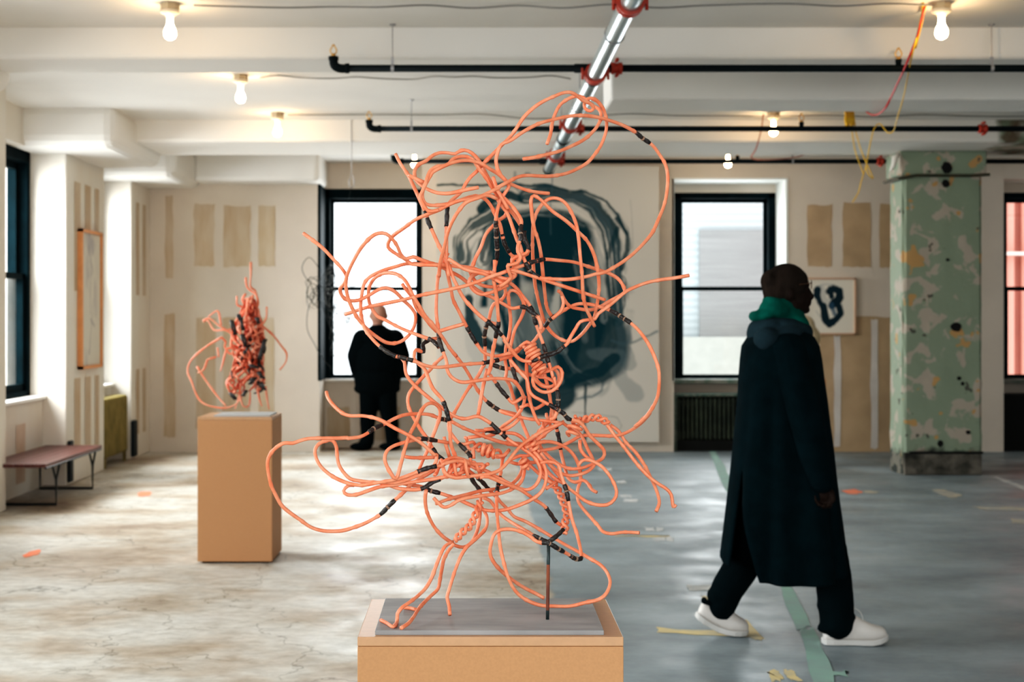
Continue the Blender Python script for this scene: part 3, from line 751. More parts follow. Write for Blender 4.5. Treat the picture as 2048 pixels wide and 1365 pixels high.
CANX0, CANX1, CANZ0, CANZ1 = q(873, 15.85), q(1318, 15.85), .118, 3.20
def canvas_fn(U, V):
    X = 873 + U * 445; Y = 333 + V * 552
    C = np.zeros(U.shape + (3,)); base = np.array([.60, .56, .50]); C[:] = base
    C *= (.93 + .12 * fbm(U, V, 3, 5))[..., None]
    ink = np.array([.005, .042, .055]); mid = np.array([.07, .12, .14])
    def lay(alpha, col): 
        nonlocal C
        alpha = np.clip(alpha, 0, 1)[..., None]; C = C * (1 - alpha) + col * alpha
    n1 = fbm(U, V, 6, 1, 5); n2 = fbm(U, V, 10, 2, 4); n3 = fbm(U, V, 40, 9, 3, .15)
    def stroke(pts, w, a=1.0, col=ink, ragged=.5, dry=.0):
        D, T, S = polydist(X + (n1 - .5) * 16, Y + (n2 - .5) * 16, pts)
        ww = w * (1 + ragged * (n2 - .5) * 2)
        al = np.clip((ww - D) / (w * .18 + 1.2), 0, 1) * a
        if dry:
            st = vnoise((S / w * .5 + .5).clip(0, 1), T, 14, int(w * 7) % 97, 3)
            al = al * np.clip((st - dry) * 5, 0, 1)
        lay(al, col)
    # grey wash halo
    stroke([(1000, 440), (1100, 420), (1190, 460), (1225, 560), (1230, 680), (1190, 760), (1100, 790), (1000, 740), (950, 640), (940, 540), (1000, 440)], 34, .30, mid, .8, .45)
    # main mass
    cx, cy = 1085, 600; ang = np.arctan2(Y - cy, X - cx)
    ex = np.hypot((X - cx) / 135, (Y - cy) / (180 + 10 * np.sin(ang * 3)))
    mass = np.clip((1.0 + (n1 - .5) * .45 - ex) * 9, 0, 1)
    vert = vnoise(U + (n2 - .5) * .06, V, 26, 21, 5)
    lightstreak = np.clip((vert - .50) * 4, 0, 1) * np.clip((Y - 520) / 60, 0, 1) * np.clip((770 - Y) / 60, 0, 1)
    lay(mass * (1 - .72 * lightstreak), ink)
    top = np.clip((1.0 + (n1 - .5) * .3 - np.hypot((X - 1080) / 115, (Y - 490) / 78)) * 8, 0, 1)
    lay(top * .97, ink)
    low = np.clip((1.0 + (n1 - .5) * .4 - np.hypot((X - 1160) / 105, (Y - 700) / 90)) * 7, 0, 1)
    lay(low * .93, ink)
    low2 = np.clip((1.0 + (n1 - .5) * .4 - np.hypot((X - 1090) / 75, (Y - 790) / 50)) * 7, 0, 1)
    lay(low2 * .95, ink)
    # left grey opening
    lay(np.clip((1 - np.hypot((X - 968) / 42, (Y - 670) / 62) + (n2 - .5) * .3) * 8, 0, 1), np.array([.50, .48, .44]))
    lay(np.clip((1 - np.hypot((X - 1075) / 60, (Y - 630) / 75) + (n2 - .5) * .9) * 3, 0, 1) * .30, np.array([.40, .42, .40]))
    gry = np.array([.34, .36, .35])
    for pts_, w_, a_ in [([(1040, 520), (1060, 600), (1090, 690), (1120, 760)], 13, .55), ([(1075, 570), (1100, 640), (1130, 700)], 11, .5), ([(1190, 480), (1205, 560), (1212, 640)], 12, .45),
                         ([(1150, 500), (1165, 600), (1175, 680)], 9, .35), ([(1010, 560), (1020, 640), (1040, 700)], 10, .5), ([(1120, 690), (1150, 740), (1190, 770)], 7, .3),
                         ([(1000, 440), (1060, 425), (1130, 430), (1170, 450)], 8, .5), ([(950, 500), (962, 560), (960, 610)], 8, .45), ([(1060, 610), (1070, 680), (1085, 720)], 6, .5)]:
        stroke(pts_, w_, a_, gry, .9, .42)
    # strokes
    stroke([(935, 600), (940, 640), (965, 685), (1005, 700), (1020, 730)], 13, .95)
    stroke([(920, 520), (925, 480), (950, 450), (985, 430), (1010, 425)], 22, .85, ink, .6, .25)
    stroke([(965, 520), (975, 470), (1010, 430)], 20, .8, ink, .6, .3)
    stroke([(960, 420), (985, 400), (1020, 392), (1040, 398)], 9, .95)
    stroke([(1050, 395), (1100, 390), (1150, 392), (1190, 415), (1215, 460), (1225, 520), (1232, 580), (1240, 640)], 17, .9, ink, .6, .12)
    stroke([(1110, 395), (1170, 400), (1210, 445), (1235, 520), (1245, 600)], 8, .6, mid, .7, .2)
    stroke([(868, 372), (905, 368), (960, 372), (1030, 372), (1110, 376), (1170, 384), (1210, 402), (1232, 430), (1250, 470)], 3.6, .9, ink, .7)
    stroke([(1000, 374), (1110, 381), (1180, 394), (1225, 425), (1250, 460), (1258, 500)], 6, .45, mid, .9, .3)
    stroke([(1232, 440), (1252, 470), (1256, 505), (1245, 540)], 5, .85)
    stroke([(1258, 400), (1262, 440), (1266, 500)], 1.6, .3, mid)
    stroke([(1232, 460), (1224, 490), (1215, 520)], 5, .7)
    stroke([(1246, 560), (1252, 610), (1244, 640)], 10, .7, ink, .8, .3)
    stroke([(1025, 345), (1028, 375), (1045, 395), (1080, 402)], 4, .45, mid, .9)
    stroke([(1103, 340), (1100, 372), (1099, 400), (1100, 470)], 2.0, .7, mid)
    stroke([(1050, 348), (1054, 350)], 6, .6, mid)
    stroke([(1262, 688), (1290, 675), (1312, 667)], 3, .6, mid)
    stroke([(1225, 680), (1250, 690), (1262, 680), (1262, 650)], 5, .55, mid)
    stroke([(1190, 705), (1235, 715), (1240, 760), (1262, 790), (1272, 790)], 17, .42, np.array([.16, .20, .21]), .5)
    stroke([(1240, 610), (1245, 660), (1248, 700), (1258, 730)], 14, .35, mid, .8)
    stroke([(1168, 775), (1168, 830), (1169, 885)], 3.2, .85)
    stroke([(1205, 770), (1200, 785), (1180, 795), (1150, 798)], 2.5, .6, mid)
    stroke([(1140, 822), (1190, 824), (1235, 835), (1245, 850), (1238, 860)], 2.0, .4, mid)
    stroke([(1140, 760), (1200, 745), (1228, 720)], 12, .9)
    stroke([(1050, 800), (1055, 812), (1110, 812)], 8, .7)
    return np.clip(C, 0, 1)
cv = empty('canvas_painting', ((CANX0 + CANX1) / 2, 15.9, CANZ0)); tag(cv, 'huge pale canvas with dark teal abstract brushwork on the back wall', 'painting')
MB().box(CANX0, CANX1, 15.853, YB - .001, CANZ0, CANZ1).build('stretcher', mat('raw_canvas', (.60, .52, .42), .85), cv)
colour_grid('painted_canvas', CANX1 - CANX0, CANZ1 - CANZ0, 380, 460, canvas_fn, cv, CANX0, CANZ0, 15.85)

# framed drawing on the right of the back wall
FRM = mat('pale_wood_frame', (.55, .36, .24), .5)
fx0, fx1, fz0, fz1 = q(1606, 15.9), q(1713, 15.9), EYE - 33 * 15.9 / F, EYE + 81 * 15.9 / F
fp = empty('framed_drawing', ((fx0 + fx1) / 2, YB, fz0)); tag(fp, 'framed white sheet with a dark blue-black ink figure on the back wall', 'picture')
b_ = .018
MB().box(fx0, fx1, YB - .04, YB - .001, fz0, fz0 + b_).box(fx0, fx1, YB - .04, YB - .001, fz1 - b_, fz1).box(fx0, fx0 + b_, YB - .04, YB - .001, fz0, fz1).box(fx1 - b_, fx1, YB - .04, YB - .001, fz0, fz1).build('frame', FRM, fp)
def drawing_fn(U, V):
    X = 1606 + U * 107; Y = 556 + V * 114
    C = np.zeros(U.shape + (3,)); C[:] = (.74, .70, .62)
    n = fbm(U, V, 5, 4, 4); ink = np.array([.012, .035, .05]); gr = np.array([.30, .34, .36])
    def st(pts, w, a=1, col=ink):
        nonlocal C
        D, T, S = polydist(X + (n - .5) * 4, Y + (n - .5) * 4, pts)
        al = (np.clip((w * (1 + (n - .5)) - D) / (w * .3 + .3), 0, 1) * a)[..., None]; C = C * (1 - al) + col * al
    st([(1640, 580), (1645, 600), (1660, 608), (1675, 600)], 12, .35, gr)
    st([(1636, 578), (1634, 592), (1640, 605), (1648, 615), (1652, 630), (1655, 645)], 8)
    st([(1660, 582), (1668, 576), (1680, 582), (1682, 595), (1676, 605), (1664, 612)], 9)
    st([(1662, 578), (1664, 592)], 7)
    st([(1648, 612), (1650, 640), (1660, 650), (1672, 640), (1682, 628), (1680, 615)], 9)
    st([(1664, 612), (1670, 628)], 7, .8, np.array([.04, .10, .16])); st([(1656, 646), (1668, 648)], 6)
    st([(1632, 622), (1640, 634)], 3, .3, gr); st([(1684, 608), (1688, 610), (1686, 614)], 1.2, .5, gr)
    st([(1635, 572), (1650, 568), (1665, 568)], 3, .3, gr)
    return np.clip(C, 0, 1)
colour_grid('sheet', fx1 - fx0 - .02, fz1 - fz0 - .02, 130, 140, drawing_fn, fp, fx0 + .01, fz0 + .01, YB - .022)

# framed picture on the left pier, seen edge-on
OR = mat('orange_wood_frame', (.72, .34, .15), .5, var=.1, scale=9)
lp = empty('framed_picture', (XP, 13.4, 1.03)); tag(lp, 'tall picture in an orange wood frame on the left pier, seen at an angle', 'picture')
ya, yb, za, zb = 13.05, 13.76, 1.03, 2.325; b_ = .028
MB().box(XP + .001, XP + .05, ya, yb, za, za + b_).box(XP + .001, XP + .05, ya, yb, zb - b_, zb).box(XP + .001, XP + .05, ya, ya + b_, za, zb).box(XP + .001, XP + .05, yb - b_, yb, za, zb).build('frame', OR, lp)
def lp_fn(U, V):
    C = np.zeros(U.shape + (3,)); C[:] = (.66, .63, .56); n = fbm(U, V, 4, 8, 5)
    a = np.clip((n - .52) * 4, 0, .45) * np.exp(-((U - .5) / .28) ** 2); C = C * (1 - a[..., None]) + np.array([.22, .22, .30]) * a[..., None]
    for s, (u0, v0, u1, v1) in enumerate([(.4, .1, .6, .3), (.5, .3, .45, .6), (.6, .5, .4, .9), (.45, .65, .65, .7)]):
        D, T, S = polydist(U + (n - .5) * .2, V, [(u0, v0), (u1, v1)]); al = (np.clip((.02 - D) / .01, 0, 1) * .35)[..., None]; C = C * (1 - al) + np.array([.2, .2, .25]) * al
    return C
def lflip(co, U, V):
    c = co.copy(); c[..., 0] = XP + .03; c[..., 1] = ya + .02 + U * (yb - ya - .04); return c
colour_grid('sheet', 1, zb - za - .04, 60, 110, lp_fn, lp, 0, za + .02, 0, lflip)
# ================================================================== LARGE VINE SCULPTURE
TILES = {'A': (980, 170), 'B': (740, 280), 'C': (980, 380), 'D': (600, 440), 'E': (800, 500), 'F': (980, 580), 'G': (640, 660),
         'H': (520, 840), 'I': (820, 780), 'J': (980, 800), 'K': (750, 1000), 'L': (900, 980), 'N': (360, 520)}
def parse(s):
    """'A 330,740 ...' -> list of [px, py, depth or None, black?]; * after a point marks a charred joint"""
    t = None; out = []
    for tok in s.split():
        if tok in TILES: t = tok; continue
        blk = tok.endswith('*'); tok = tok.rstrip('*')
        d = None
        if '@' in tok: tok, d = tok.split('@'); d = float(d)
        u, v = map(float, tok.split(','))
        k = 4.267 if t == 'N' else 4.995
        out.append([TILES[t][0] + u / k, TILES[t][1] + v / k, d, blk])
    return out

VINES = '''
A 570,590 605,490 620,390 650,290 700,200 780,140 860,112 930,125 980,165 1030,210 1085,240 1110,290 1103,350 1060,430 990,505 925,555 850,595 700,660 530,705 430,727 330,740
B 790,1364 780,1300 765,1200 765,1000 765,840 768,760* 770,700 780,650 820,600 910,520 960,430 1010,365 1060,320 1120,250 1200,170 A 110,610 200,520 260,440 340,320 440,225 540,160 650,110 720,82 790,72 850,95 920,150 990,180 1020,200 1035,235 1000,260 955,240 940,195 960,150 1010,132 1070,160 1120,220 1150,290 1165,380 1155,480 1110,600 1050,690 970,780 850,850 740,890 600,912 480,910 370,905 280,920 180,970 80,1025 B 1290,480 1200,520 1100,565 980,595 900,605 780,650 690,700 560,750 450,800 340,880 240,950 190,1010 180,1070 230,1120 330,1180 400,1230 430,1245 600,1250 780,1255 890,1270 1050,1295 1200,1335 E 930,245 1010,290 1080,330
E 945,290 B 1240,1310 1265,1200 1270,1100* 1263,980* 1258,880* 1255,830 1265,740 1290,640 1330,560 1382,480 1385,450 1350,400 1290,330 1265,250 1262,180 A 110,600 200,560 330,470 480,390 620,350 780,315 900,305 1030,315 1160,345 1320,400 1450,470 1520,530* 1620,600 1690,690 1750,790 1775,900 1770,1050 1740,1200 1680,1350 C 1620,430 1530,540 1440,630 1340,710 1230,780 1130,830 1060,840 950,870 780,895 600,890 520,882 465,865 400,810* 340,690 300,560 270,500 200,300 170,230 140,190 B 1270,590 1180,555 1080,565
B 255,140 300,230 380,350 430,450 480,560 520,650 560,740 575,800* 600,860 640,950 690,1060 740,1150 780,1230 D 1530,580 1560,640 1620,760 1700,860 1800,960 1890,1030 1950,1085* 2048,1190 E 1040,900 1120,1010 1190,1090 1270,1115 1350,1100 1400,1080* 1440,1060 1500,1045* 1570,1020* 1620,980 1670,940 1700,880 1760,780 1800,720 1870,700 1950,690 C 1080,1240 1200,1150 1340,1030 1430,980 1560,930 1700,900 1850,880 1990,855
B 385,350 430,375 540,425
B 1085,475 1000,490 870,520 780,535 680,530 590,500 520,460 460,400 445,320 480,250 560,210 620,160 690,130 780,130 850,140 910,105 980,110 1050,160 1110,240 1160,340 1230,450 1310,550 1400,640 1470,730 1510,800 1512,850 1500,930* 1510,985 1480,1050 1478,1120 1505,1170 1470,1230 1400,1248 1375,1262 1390,1320 1405,1360 E 1110,270 1080,310 1000,370
B 1510,860 1430,740 1360,670 1290,580 1220,480 1160,380 1090,290 1040,210 980,170 900,165 830,190 770,250 680,265 610,300 575,370 550,450 520,520 500,570 530,640 570,700 620,715 690,698
B 1790,535 1680,525 1560,500 1450,460 1370,420 1280,340 1180,280 1120,240 1040,215 950,205 830,225 700,280 620,330 570,420 530,500 525,580 560,640 640,655 780,640 900,605 1000,570 1080,562 1160,600 1220,680 1260,770 1300,850 1320,940 1345,1040* 1410,1150 1480,1200 1470,1255 1440,1300 1455,1364
B 1230,370 1245,420 1280,510 1340,620 1380,690
E 2048,500 C 225,800 250,830 240,870 190,890 120,880 0,820
B 1540,910 1545,1000* 1585,1070 1570,1140 1500,1165 1430,1170 1420,1230 1450,1300 1430,1360
B 690,1364 700,1240 740,1080 780,920 830,800 900,690 970,620 1080,580 1170,552 1270,590
D 1480,330 1400,480 1375,600 1365,750 1360,900 1370,1020 1385,1110 1392,1210* 1430,1320 G 1265,320 1270,400 1310,470 1380,515 1450,525 1560,510 1700,490 1830,490 1930,510 2000,590 2040,680 F 350,1070 330,1160 290,1230 220,1300 130,1364 J 60,330 -60,380
B 1370,700 1350,760 1290,800 1250,840 1160,940 1110,1070 1060,1170 1020,1270 1000,1300 E 705,230 740,300 810,350 900,370 990,365 1070,330 1110,290 1150,260 1160,200 1130,150 1135,90 1190,60 1260,35 1280,0
E 1080,350 1000,390 900,430 810,445 740,410 700,350 700,290 750,245 840,220 930,235 1010,290 1045,370 1050,450 1000,510 940,540 910,600 890,690 860,770* 842,860* 850,960 850,1040 850,1120 820,1180 780,1260 700,1364 G 1450,640 1380,760 1330,850 1290,920 1290,1000 1340,1080 1410,1160 1460,1210* 1500,1260 I 600,740 640,780 700,790 730,770 720,745 630,745 540,700 440,680 370,700 330,740 335,800 370,850 450,880 560,870 680,855 800,840 900,800 970,730 1030,650 1110,560 1200,490 1280,440 1350,400 1520,330
D 450,945 530,920 620,890 730,860 880,830 1050,795 1200,755 1350,725 1500,695 1650,660 1800,610 1950,550 E 980,245 1130,190 1250,150 1310,125 1365,112* 1420,98 1470,95 1580,105 1720,120 1830,150 1950,190 2040,220 C 1180,830 1270,880 1320,940 1348,1010 1310,1050 1200,1110 1100,1170 1000,1200 900,1190 800,1165 740,1090 710,1030 680,1010
F 720,60 735,130 715,200 680,240 620,290
F 410,540 450,500 500,430 560,350 585,310* 640,270 700,230 800,170 890,140 1000,145 1100,170 1200,205 1290,255* 1340,290* 1390,320 1480,400 1570,520 1640,660 1685,800 1690,950 1670,1080 1610,1200 1530,1300 1450,1364 J 1600,130 1500,240 1380,320 1260,360 1130,360 1000,355 900,365 820,410 700,470 600,495 500,510 430,540
D 35,135 130,205 230,285 320,380 420,490 465,570 440,640 400,690 420,760 480,805 580,805 680,760 780,700 860,680 950,720 1030,800 1120,890 1155,970 1130,1090 1060,1180 970,1230 860,1225 740,1150 660,1080 580,990 520,880 480,780 460,680 460,590 500,480 550,380 610,280 700,180 780,135 860,140 920,190 970,260 1010,350 1060,390 1130,370 1210,400 1330,440 1450,490 1600,570 1700,650 1800,720 1930,780 2048,850 E 1120,585 1230,570 1290,605* 1380,670 1410,760 1400,800
D 2048,650 1940,590 1880,560 1750,490 1600,465 1450,455 1300,440 1180,440 1060,440 950,470 820,510 700,570 640,640 615,760 605,880 620,1010 660,1110 740,1210 820,1285 880,1325* 960,1365 G 790,270 840,285* 900,300 960,320 1060,360 1180,375 1300,365 1450,345 1600,335 1700,320* 1830,290 1930,250 F 300,590 370,530 410,545 440,560
D 1750,520 1880,525 2000,590 E 1050,300 1150,370 1230,470 1300,560 1335,650* 1350,720 1390,830 1430,940 1455,1030* 1475,1100 1500,1170 1530,1280 F 640,880 670,1000 682,1090* 675,1190 650,1270 600,1300
D 1020,640 1070,710 1130,790 1160,880 1230,960 1310,1060 1400,1150
D 1130,760 1060,620 980,550 900,530 820,540 740,590 690,680 685,790 710,870 770,960 850,1000 980,1070 1120,1130 1230,1170 1310,1200 1355,1235* 1390,1275
D 1130,760 1180,840 1250,960 1330,1050 1420,1170 1500,1290 1560,1360 G 1330,230 1380,290 1440,370 1500,470 1560,580 1640,690 1720,760* 1800,810 1880,840 1980,850 J 100,110 180,140 300,175 450,200 600,215 700,230
D 1370,1185 1290,1200 1225,1250* 1235,1320 1160,1300 1140,1350 G 945,300 1000,350 1050,400 1080,480 1130,590 1210,680 1240,740 1258,790* 1280,870 1300,950 1300,1050 1310,1150 1350,1260 I 470,690
D 1390,1115 1500,1080 1640,1040
E 480,90 560,140 640,190 740,220 840,240 950,300
D 1460,30 1460,420 1480,560 1510,700 1530,800 1590,920 1650,1040 1710,1150* 1780,1260 1840,1330 1950,1362 G 1830,250 1930,220 2048,140 F 300,570 370,520 410,550
F 1045,365 1010,290 960,180 930,50 C 920,850 900,650 885,480 860,340 810,220 750,130 670,85 580,95 500,170 445,280 428,400 425,550 430,700 440,850 460,1000 F 510,210 550,330 620,430 720,500 820,515 920,440 1000,340 1040,280 1060,200 1080,80 C 1090,950 1075,800 1040,650 970,510 870,410 760,310 620,210 520,110 440,58 410,100 415,200 440,380 480,500 510,650 530,850 550,1050 570,1180 620,1270
E 945,100 945,200 935,290 955,400 970,520 980,650 985,740 972,790* 955,880 930,1000 910,1150 880,1250
E 1170,1330 1150,1270* 1130,1200 1105,1100 1100,1000 1120,900 1150,790 1210,680 1240,600 1240,540 1190,440 1130,405 1085,430 1090,550 1105,700 1090,850 1060,960 1050,1100 1065,1200 1050,1300
E 880,720 930,735 980,745
E 1100,1100 1200,1220 1270,1300 F 390,1000 430,1060 520,1110 610,1160 680,1200* 740,1240* 780,1290 J 880,215 940,270 1000,360 1080,440 1140,510 1130,580 1050,630 930,680 800,690 680,640 580,560 500,470 440,410
F 440,750 500,820 590,810 680,770 720,830 700,930 620,1010 520,1020 440,960 430,880 470,810 560,770
F 560,800 640,790 690,860 670,940 590,970 500,940 450,880
F 0,740 70,765* 130,785 230,790 340,830 440,860 560,880 640,920 650,945 600,970 520,960 450,900 430,850 460,810
F 370,680 365,760 370,880 380,1000 410,1150 460,1290 500,1350
F 540,820 560,900 590,1020 610,1150 640,1300
F 150,880 200,960 240,1100 290,1230 330,1350 J 380,370 410,470 430,540
F 0,850 60,930 110,1000* 180,1080 230,1130 350,1060
G 820,290 845,330 860,440 930,540 1040,640 1150,730 1260,810 1360,870 1450,890 1570,865 1650,900 1730,955 1780,1010* 1860,1080 1930,1130 I 1100,570 1200,640 1260,700 1300,790 1300,870 1250,960 1170,1000 1080,980 980,930 860,870 760,810 650,790
G 1670,390 1630,560 1580,850
G 1240,260 1170,320 1100,400 1020,480 940,570 885,650 880,750 920,850 970,940 1020,1020 1060,1070 1110,1160 1180,1260* 1250,1310 I 400,720 480,760 600,790
G 65,620 80,680 140,760 220,830 300,860 420,860 540,880 640,920 740,980 860,1040 980,1110 1080,1190 1140,1250 H 1765,350 1755,430 1710,490 1620,540 1500,590 1360,630 1250,630 1100,625 980,610 900,590 830,520 785,440 770,350 760,260 720,205 660,210 590,240 550,300 560,380 610,470 700,550 800,605 900,640 1020,655 1180,630 1350,600 1480,560 1600,510 1670,485* 1760,465 1830,460 I 320,745 480,710 600,740
G 1320,920 1240,895* 1200,890 1100,850 980,840 850,850 740,890 650,940 540,985* 480,1030 400,1070 280,1085 H 870,180 780,185 700,185 580,185 480,190 400,210 330,235 240,235 160,280 100,350 75,430 85,540 110,650 160,760 220,860 300,930 400,1000 500,1070 600,1105 700,1115 820,1110 930,1080 1060,1030 1200,950 1270,880* 1330,820 1450,710 1520,640 1600,590 1750,500 1850,440
G 1320,920 1430,980 1530,1020 1650,1070 1800,1120 1930,1150 2048,1160 J 150,430 300,440 450,470
H 940,655 880,660 835,710 870,750 960,750 1080,710 1200,670 1350,650 1550,620 1750,590 1900,560 2048,520
H 1880,230 1790,215 1680,195* 1600,190 1550,200 1450,225 1340,260 1270,310 1245,390 1270,470 1310,540 1360,590 1410,430 1450,280 1500,140 1560,30 G 1000,830 1060,750 1130,735 1190,780 1200,850 1170,950 1120,1080 1080,1190 1020,1320 H 1590,500
H 1450,370 1520,380 1650,380 1740,375
H 1300,660 1400,690 1560,700 1640,680 1700,640* 1770,605 1860,560 1960,470 2048,420
H 1320,620 1500,650 1620,672 1700,710* 1800,735 1930,780 I 470,1090 600,1150 700,1190 800,1210 950,1200 1100,1150 1230,1090 1320,1010 1360,900 1350,780 1290,680 1220,600 1180,540
H 1660,700 1650,800 1670,930 1740,1070 1830,1170 1910,1225 K 780,445 820,465 880,475 950,440 1010,340 1040,220 1050,100 I 700,1020 640,930* 560,800* 470,700
I 235,1080 290,1140 340,1175 400,1160 500,1100 640,1070 800,1050 930,1030 1060,970 1120,900 1142,800 1120,740 1150,700 1190,720 1165,765 1105,770
I 260,1140 400,1090 560,1050 720,1010 860,990 1000,950 1080,880 1120,790 1100,720 1140,690
I 340,470 360,560 395,670
I 630,580 635,690
I 580,480 700,460 740,440
I 740,400 830,390 930,400 1030,350 1090,290
I 650,410 780,410 860,425* 950,430 1050,440 1130,490 1180,560 1240,620
K 1050,60 1110,150 1120,240 1090,310 1000,400 920,470 860,560 810,680 770,800 740,900 720,975 740,1060 748,1150@2.83
K 780,420 700,465 650,560 610,660 570,770 510,880 430,960 340,1030 270,1080 225,1140 220,1220 180,1270@2.71 120,1235 60,1205@2.77
K 790,440 740,500 690,590 670,680 650,790 630,890 560,960 480,1040 430,1100 380,1180 330,1240 260,1285@2.70
K 290,1080 350,1085 410,1100
L 940,1085@2.9 860,1040 740,980 620,900 520,820 440,730 400,640 410,540 440,450 500,405 600,395 700,415 790,460 870,520 960,530@2.79 1030,490* 1080,450* 1130,400
I 990,600 930,680 910,800 885,940* 870,1000 865,1150 875,1300 L 485,400 500,560 540,740 590,900 660,1020 760,1100 900,1155@2.84 1050,1165 1200,1165 1350,1130 1480,1100 1560,1040 1600,930 1570,830 1500,750 1400,690 1280,620 1150,550 1050,490 900,400 760,320 640,270 580,200 500,120 440,50 I 780,990 730,930* 640,850 560,790
L 330,80 400,110 450,180 520,260 620,330 740,400 850,465 900,490* 990,535@2.79* 1080,590* 1170,640 1250,690* 1305,690 1312,640 1270,450 1220,300 1190,150 1165,20* J 750,870 710,750 680,650 600,620 500,630
J 660,60 650,200* 690,400* 710,530 740,650 780,780 850,825 930,805 980,840 1020,900 1065,925
I 700,880 780,870 950,940 1060,980 1120,1010 1250,1100 1340,1160 1410,1250* 1460,1320 1540,1370
J 880,660 920,610 980,600 1060,630 1140,690 1220,800 1265,920 1240,1000 1170,1050 1060,1050 950,1010 860,940 780,880 720,800 640,700 560,600
J 500,530 600,650 700,730 800,760 920,740 1000,700 1040,650 1020,580 970,480 920,370 870,310 800,280 740,240 720,210
J 900,400 900,480 940,550 1030,620
J 1490,1330 1330,1325 1220,1340 1130,1320 1080,1260 1000,1170 930,1090 880,1010 875,900 905,800 890,670 840,560 760,480 650,430 540,420 430,450 350,480
J 430,560 500,640 540,740 590,800 640,830
J 380,640 480,730 550,790 620,835
J 460,560 560,700 640,780 740,840
J 720,770 620,850 560,890
J 180,520 130,560 60,560
J 200,600 300,560 380,560 440,500
J 200,620 260,640 340,640 500,620 620,620
F 1010,1290 980,1300 930,1310 870,1364
J 560,30 450,90 380,50 300,80
J 620,80 600,200 560,240 500,310 480,400 440,440
J 720,230 600,300 500,380 400,480
'''
BRAIDS = '''
K 1050,20 1030,90 990,180 950,260 870,330 800,410|7|5.4
J 640,850 700,940 740,1040 770,1150 750,1230 750,1340|8|6.0
J 900,210 970,190 1060,175 1130,205 1190,230|5|6
I 530,510 620,560 720,580 820,610 940,680|5|8
J 600,150 570,240 520,330 480,400 430,520|4|8
'''
FREE = '''
J 1170,250 1240,350 1330,460 1420,580 1510,690 1600,780 1680,840 1760,890 1810,950 1830,1070 1855,1050
J 1200,250 1290,320 1360,430 1450,520 1540,650 1590,750 1640,850 1680,960 1690,1040 1660,1115
'''
def gdepth(px, py):
    u, v = (px - 960) / 430., (py - 720) / 540.
    return 2.87 + .05 * math.sin(3.1 * u + 1.7 * v) + .04 * math.sin(5.3 * v - 2 * u + 1)
PLATE_Z = .909
def vine_pts(tr, seed):
    rnd = random.Random(seed); L = [0]
    for a, b in zip(tr[:-1], tr[1:]): L.append(L[-1] + math.hypot(a[0] - b[0], a[1] - b[1]))
    ph, fr, am = rnd.uniform(0, 6.28), rnd.uniform(.006, .012), rnd.uniform(.035, .075)
    if L[-1] < 150: am *= .35
    D = [gdepth(t[0], t[1]) + am * math.sin(ph + l * fr) for t, l in zip(tr, L)]
    fix = [(i, t[2]) for i, t in enumerate(tr) if t[2]]
    for i in range(len(D)):      # blend to fixed depths
        for j, dj in fix:
            w = math.exp(-((L[i] - L[j]) / 75.0) ** 2); D[i] = D[i] * (1 - w) + dj * w
    P = []
    for t, d in zip(tr, D):
        p = W(t[0], t[1], d)
        if p.z < PLATE_Z + .004:   # rest on the plate rather than in it
            d2 = (EYE - PLATE_Z - .004) * F / (t[1] - VY); p = W(t[0], t[1], min(d, max(2.66, d2)))
            p.z = max(p.z, PLATE_Z + .0035)
        P.append(p)
    return P
def bumpy(pts, r, seed):
    rnd = random.Random(seed); n = len(pts); R = [r * (1 + .05 * math.sin(i * .31 + seed)) for i in range(n)]
    i = rnd.randint(4, 12)
    while i < n - 2:
        R[i] *= 1.22; R[i - 1] *= .93; i += rnd.randint(7, 22)
    return R
scu = empty('vine_sculpture', ((PX0 + PX1) / 2, 2.85, PH))
tag(scu, 'large sprawling sculpture of coral painted vines with charred joints on a grey plate', 'sculpture')
plate = MB().box(-.191, .242, 2.69, 3.0, PH, PLATE_Z).build('base_plate', SLATE, scu, bevel=.001)
VR = .0037
def vine(tr, seed, name='vine', r=VR, m=CORAL, parent=scu, step=.006):
    P = vine_pts(tr, seed); S = catmull(P, step)
    o = MB().tube(S, bumpy(S, r, seed), 8).build(name, m, parent, smooth=True)
    blk = [i for i, t in enumerate(tr) if t[3]]
    for i in blk:
        c = P[i]; k = min(range(len(S)), key=lambda j: (S[j] - c).length)
        n = 3 if len(S) > 8 else 1
        a, b = max(0, k - n), min(len(S) - 1, k + n)
        seg_ = S[a:b + 1]
        if len(seg_) > 2:
            rr = [r * (1.22 + .16 * ((j * 7 + seed) % 3 - 1)) for j in range(len(seg_))]
            MB().tube(seg_, rr, 8).build('charred_joint', CHAR, o, smooth=True)
            if seed % 3 == 0:
                MB().tube([seg_[len(seg_) // 2], seg_[len(seg_) // 2].lerp(seg_[len(seg_) // 2 + 1], .5)], r * 1.4, 8).build('pale_tie', mat('pale_tie', (.30, .20, .14), .6), o)
    return o
k = 0
for line in VINES.strip().splitlines():
    k += 1; vine(parse(line), k)
for line in FREE.strip().splitlines():
    k += 1; vine(parse(line), k)
for line in BRAIDS.strip().splitlines():
    path, turns, rad = line.split('|'); tr = parse(path); k += 1
    base = catmull(vine_pts(tr, k), .0035); n = len(base); rad = float(rad) * .00100
    for s in (0, 1):
        Q = []
        for i, p in enumerate(base):
            t = (base[min(i + 1, n - 1)] - base[max(i - 1, 0)]).normalized(); a = Vector((0, 1, 0)); b = t.cross(a).normalized()
            an = math.pi * float(turns) * i / n + s * math.pi
            Q.append(p + b * math.cos(an) * rad + a * math.sin(an) * rad)
        MB().tube(Q, VR * .92, 8).build('braided_vine', CORAL, scu, smooth=True)
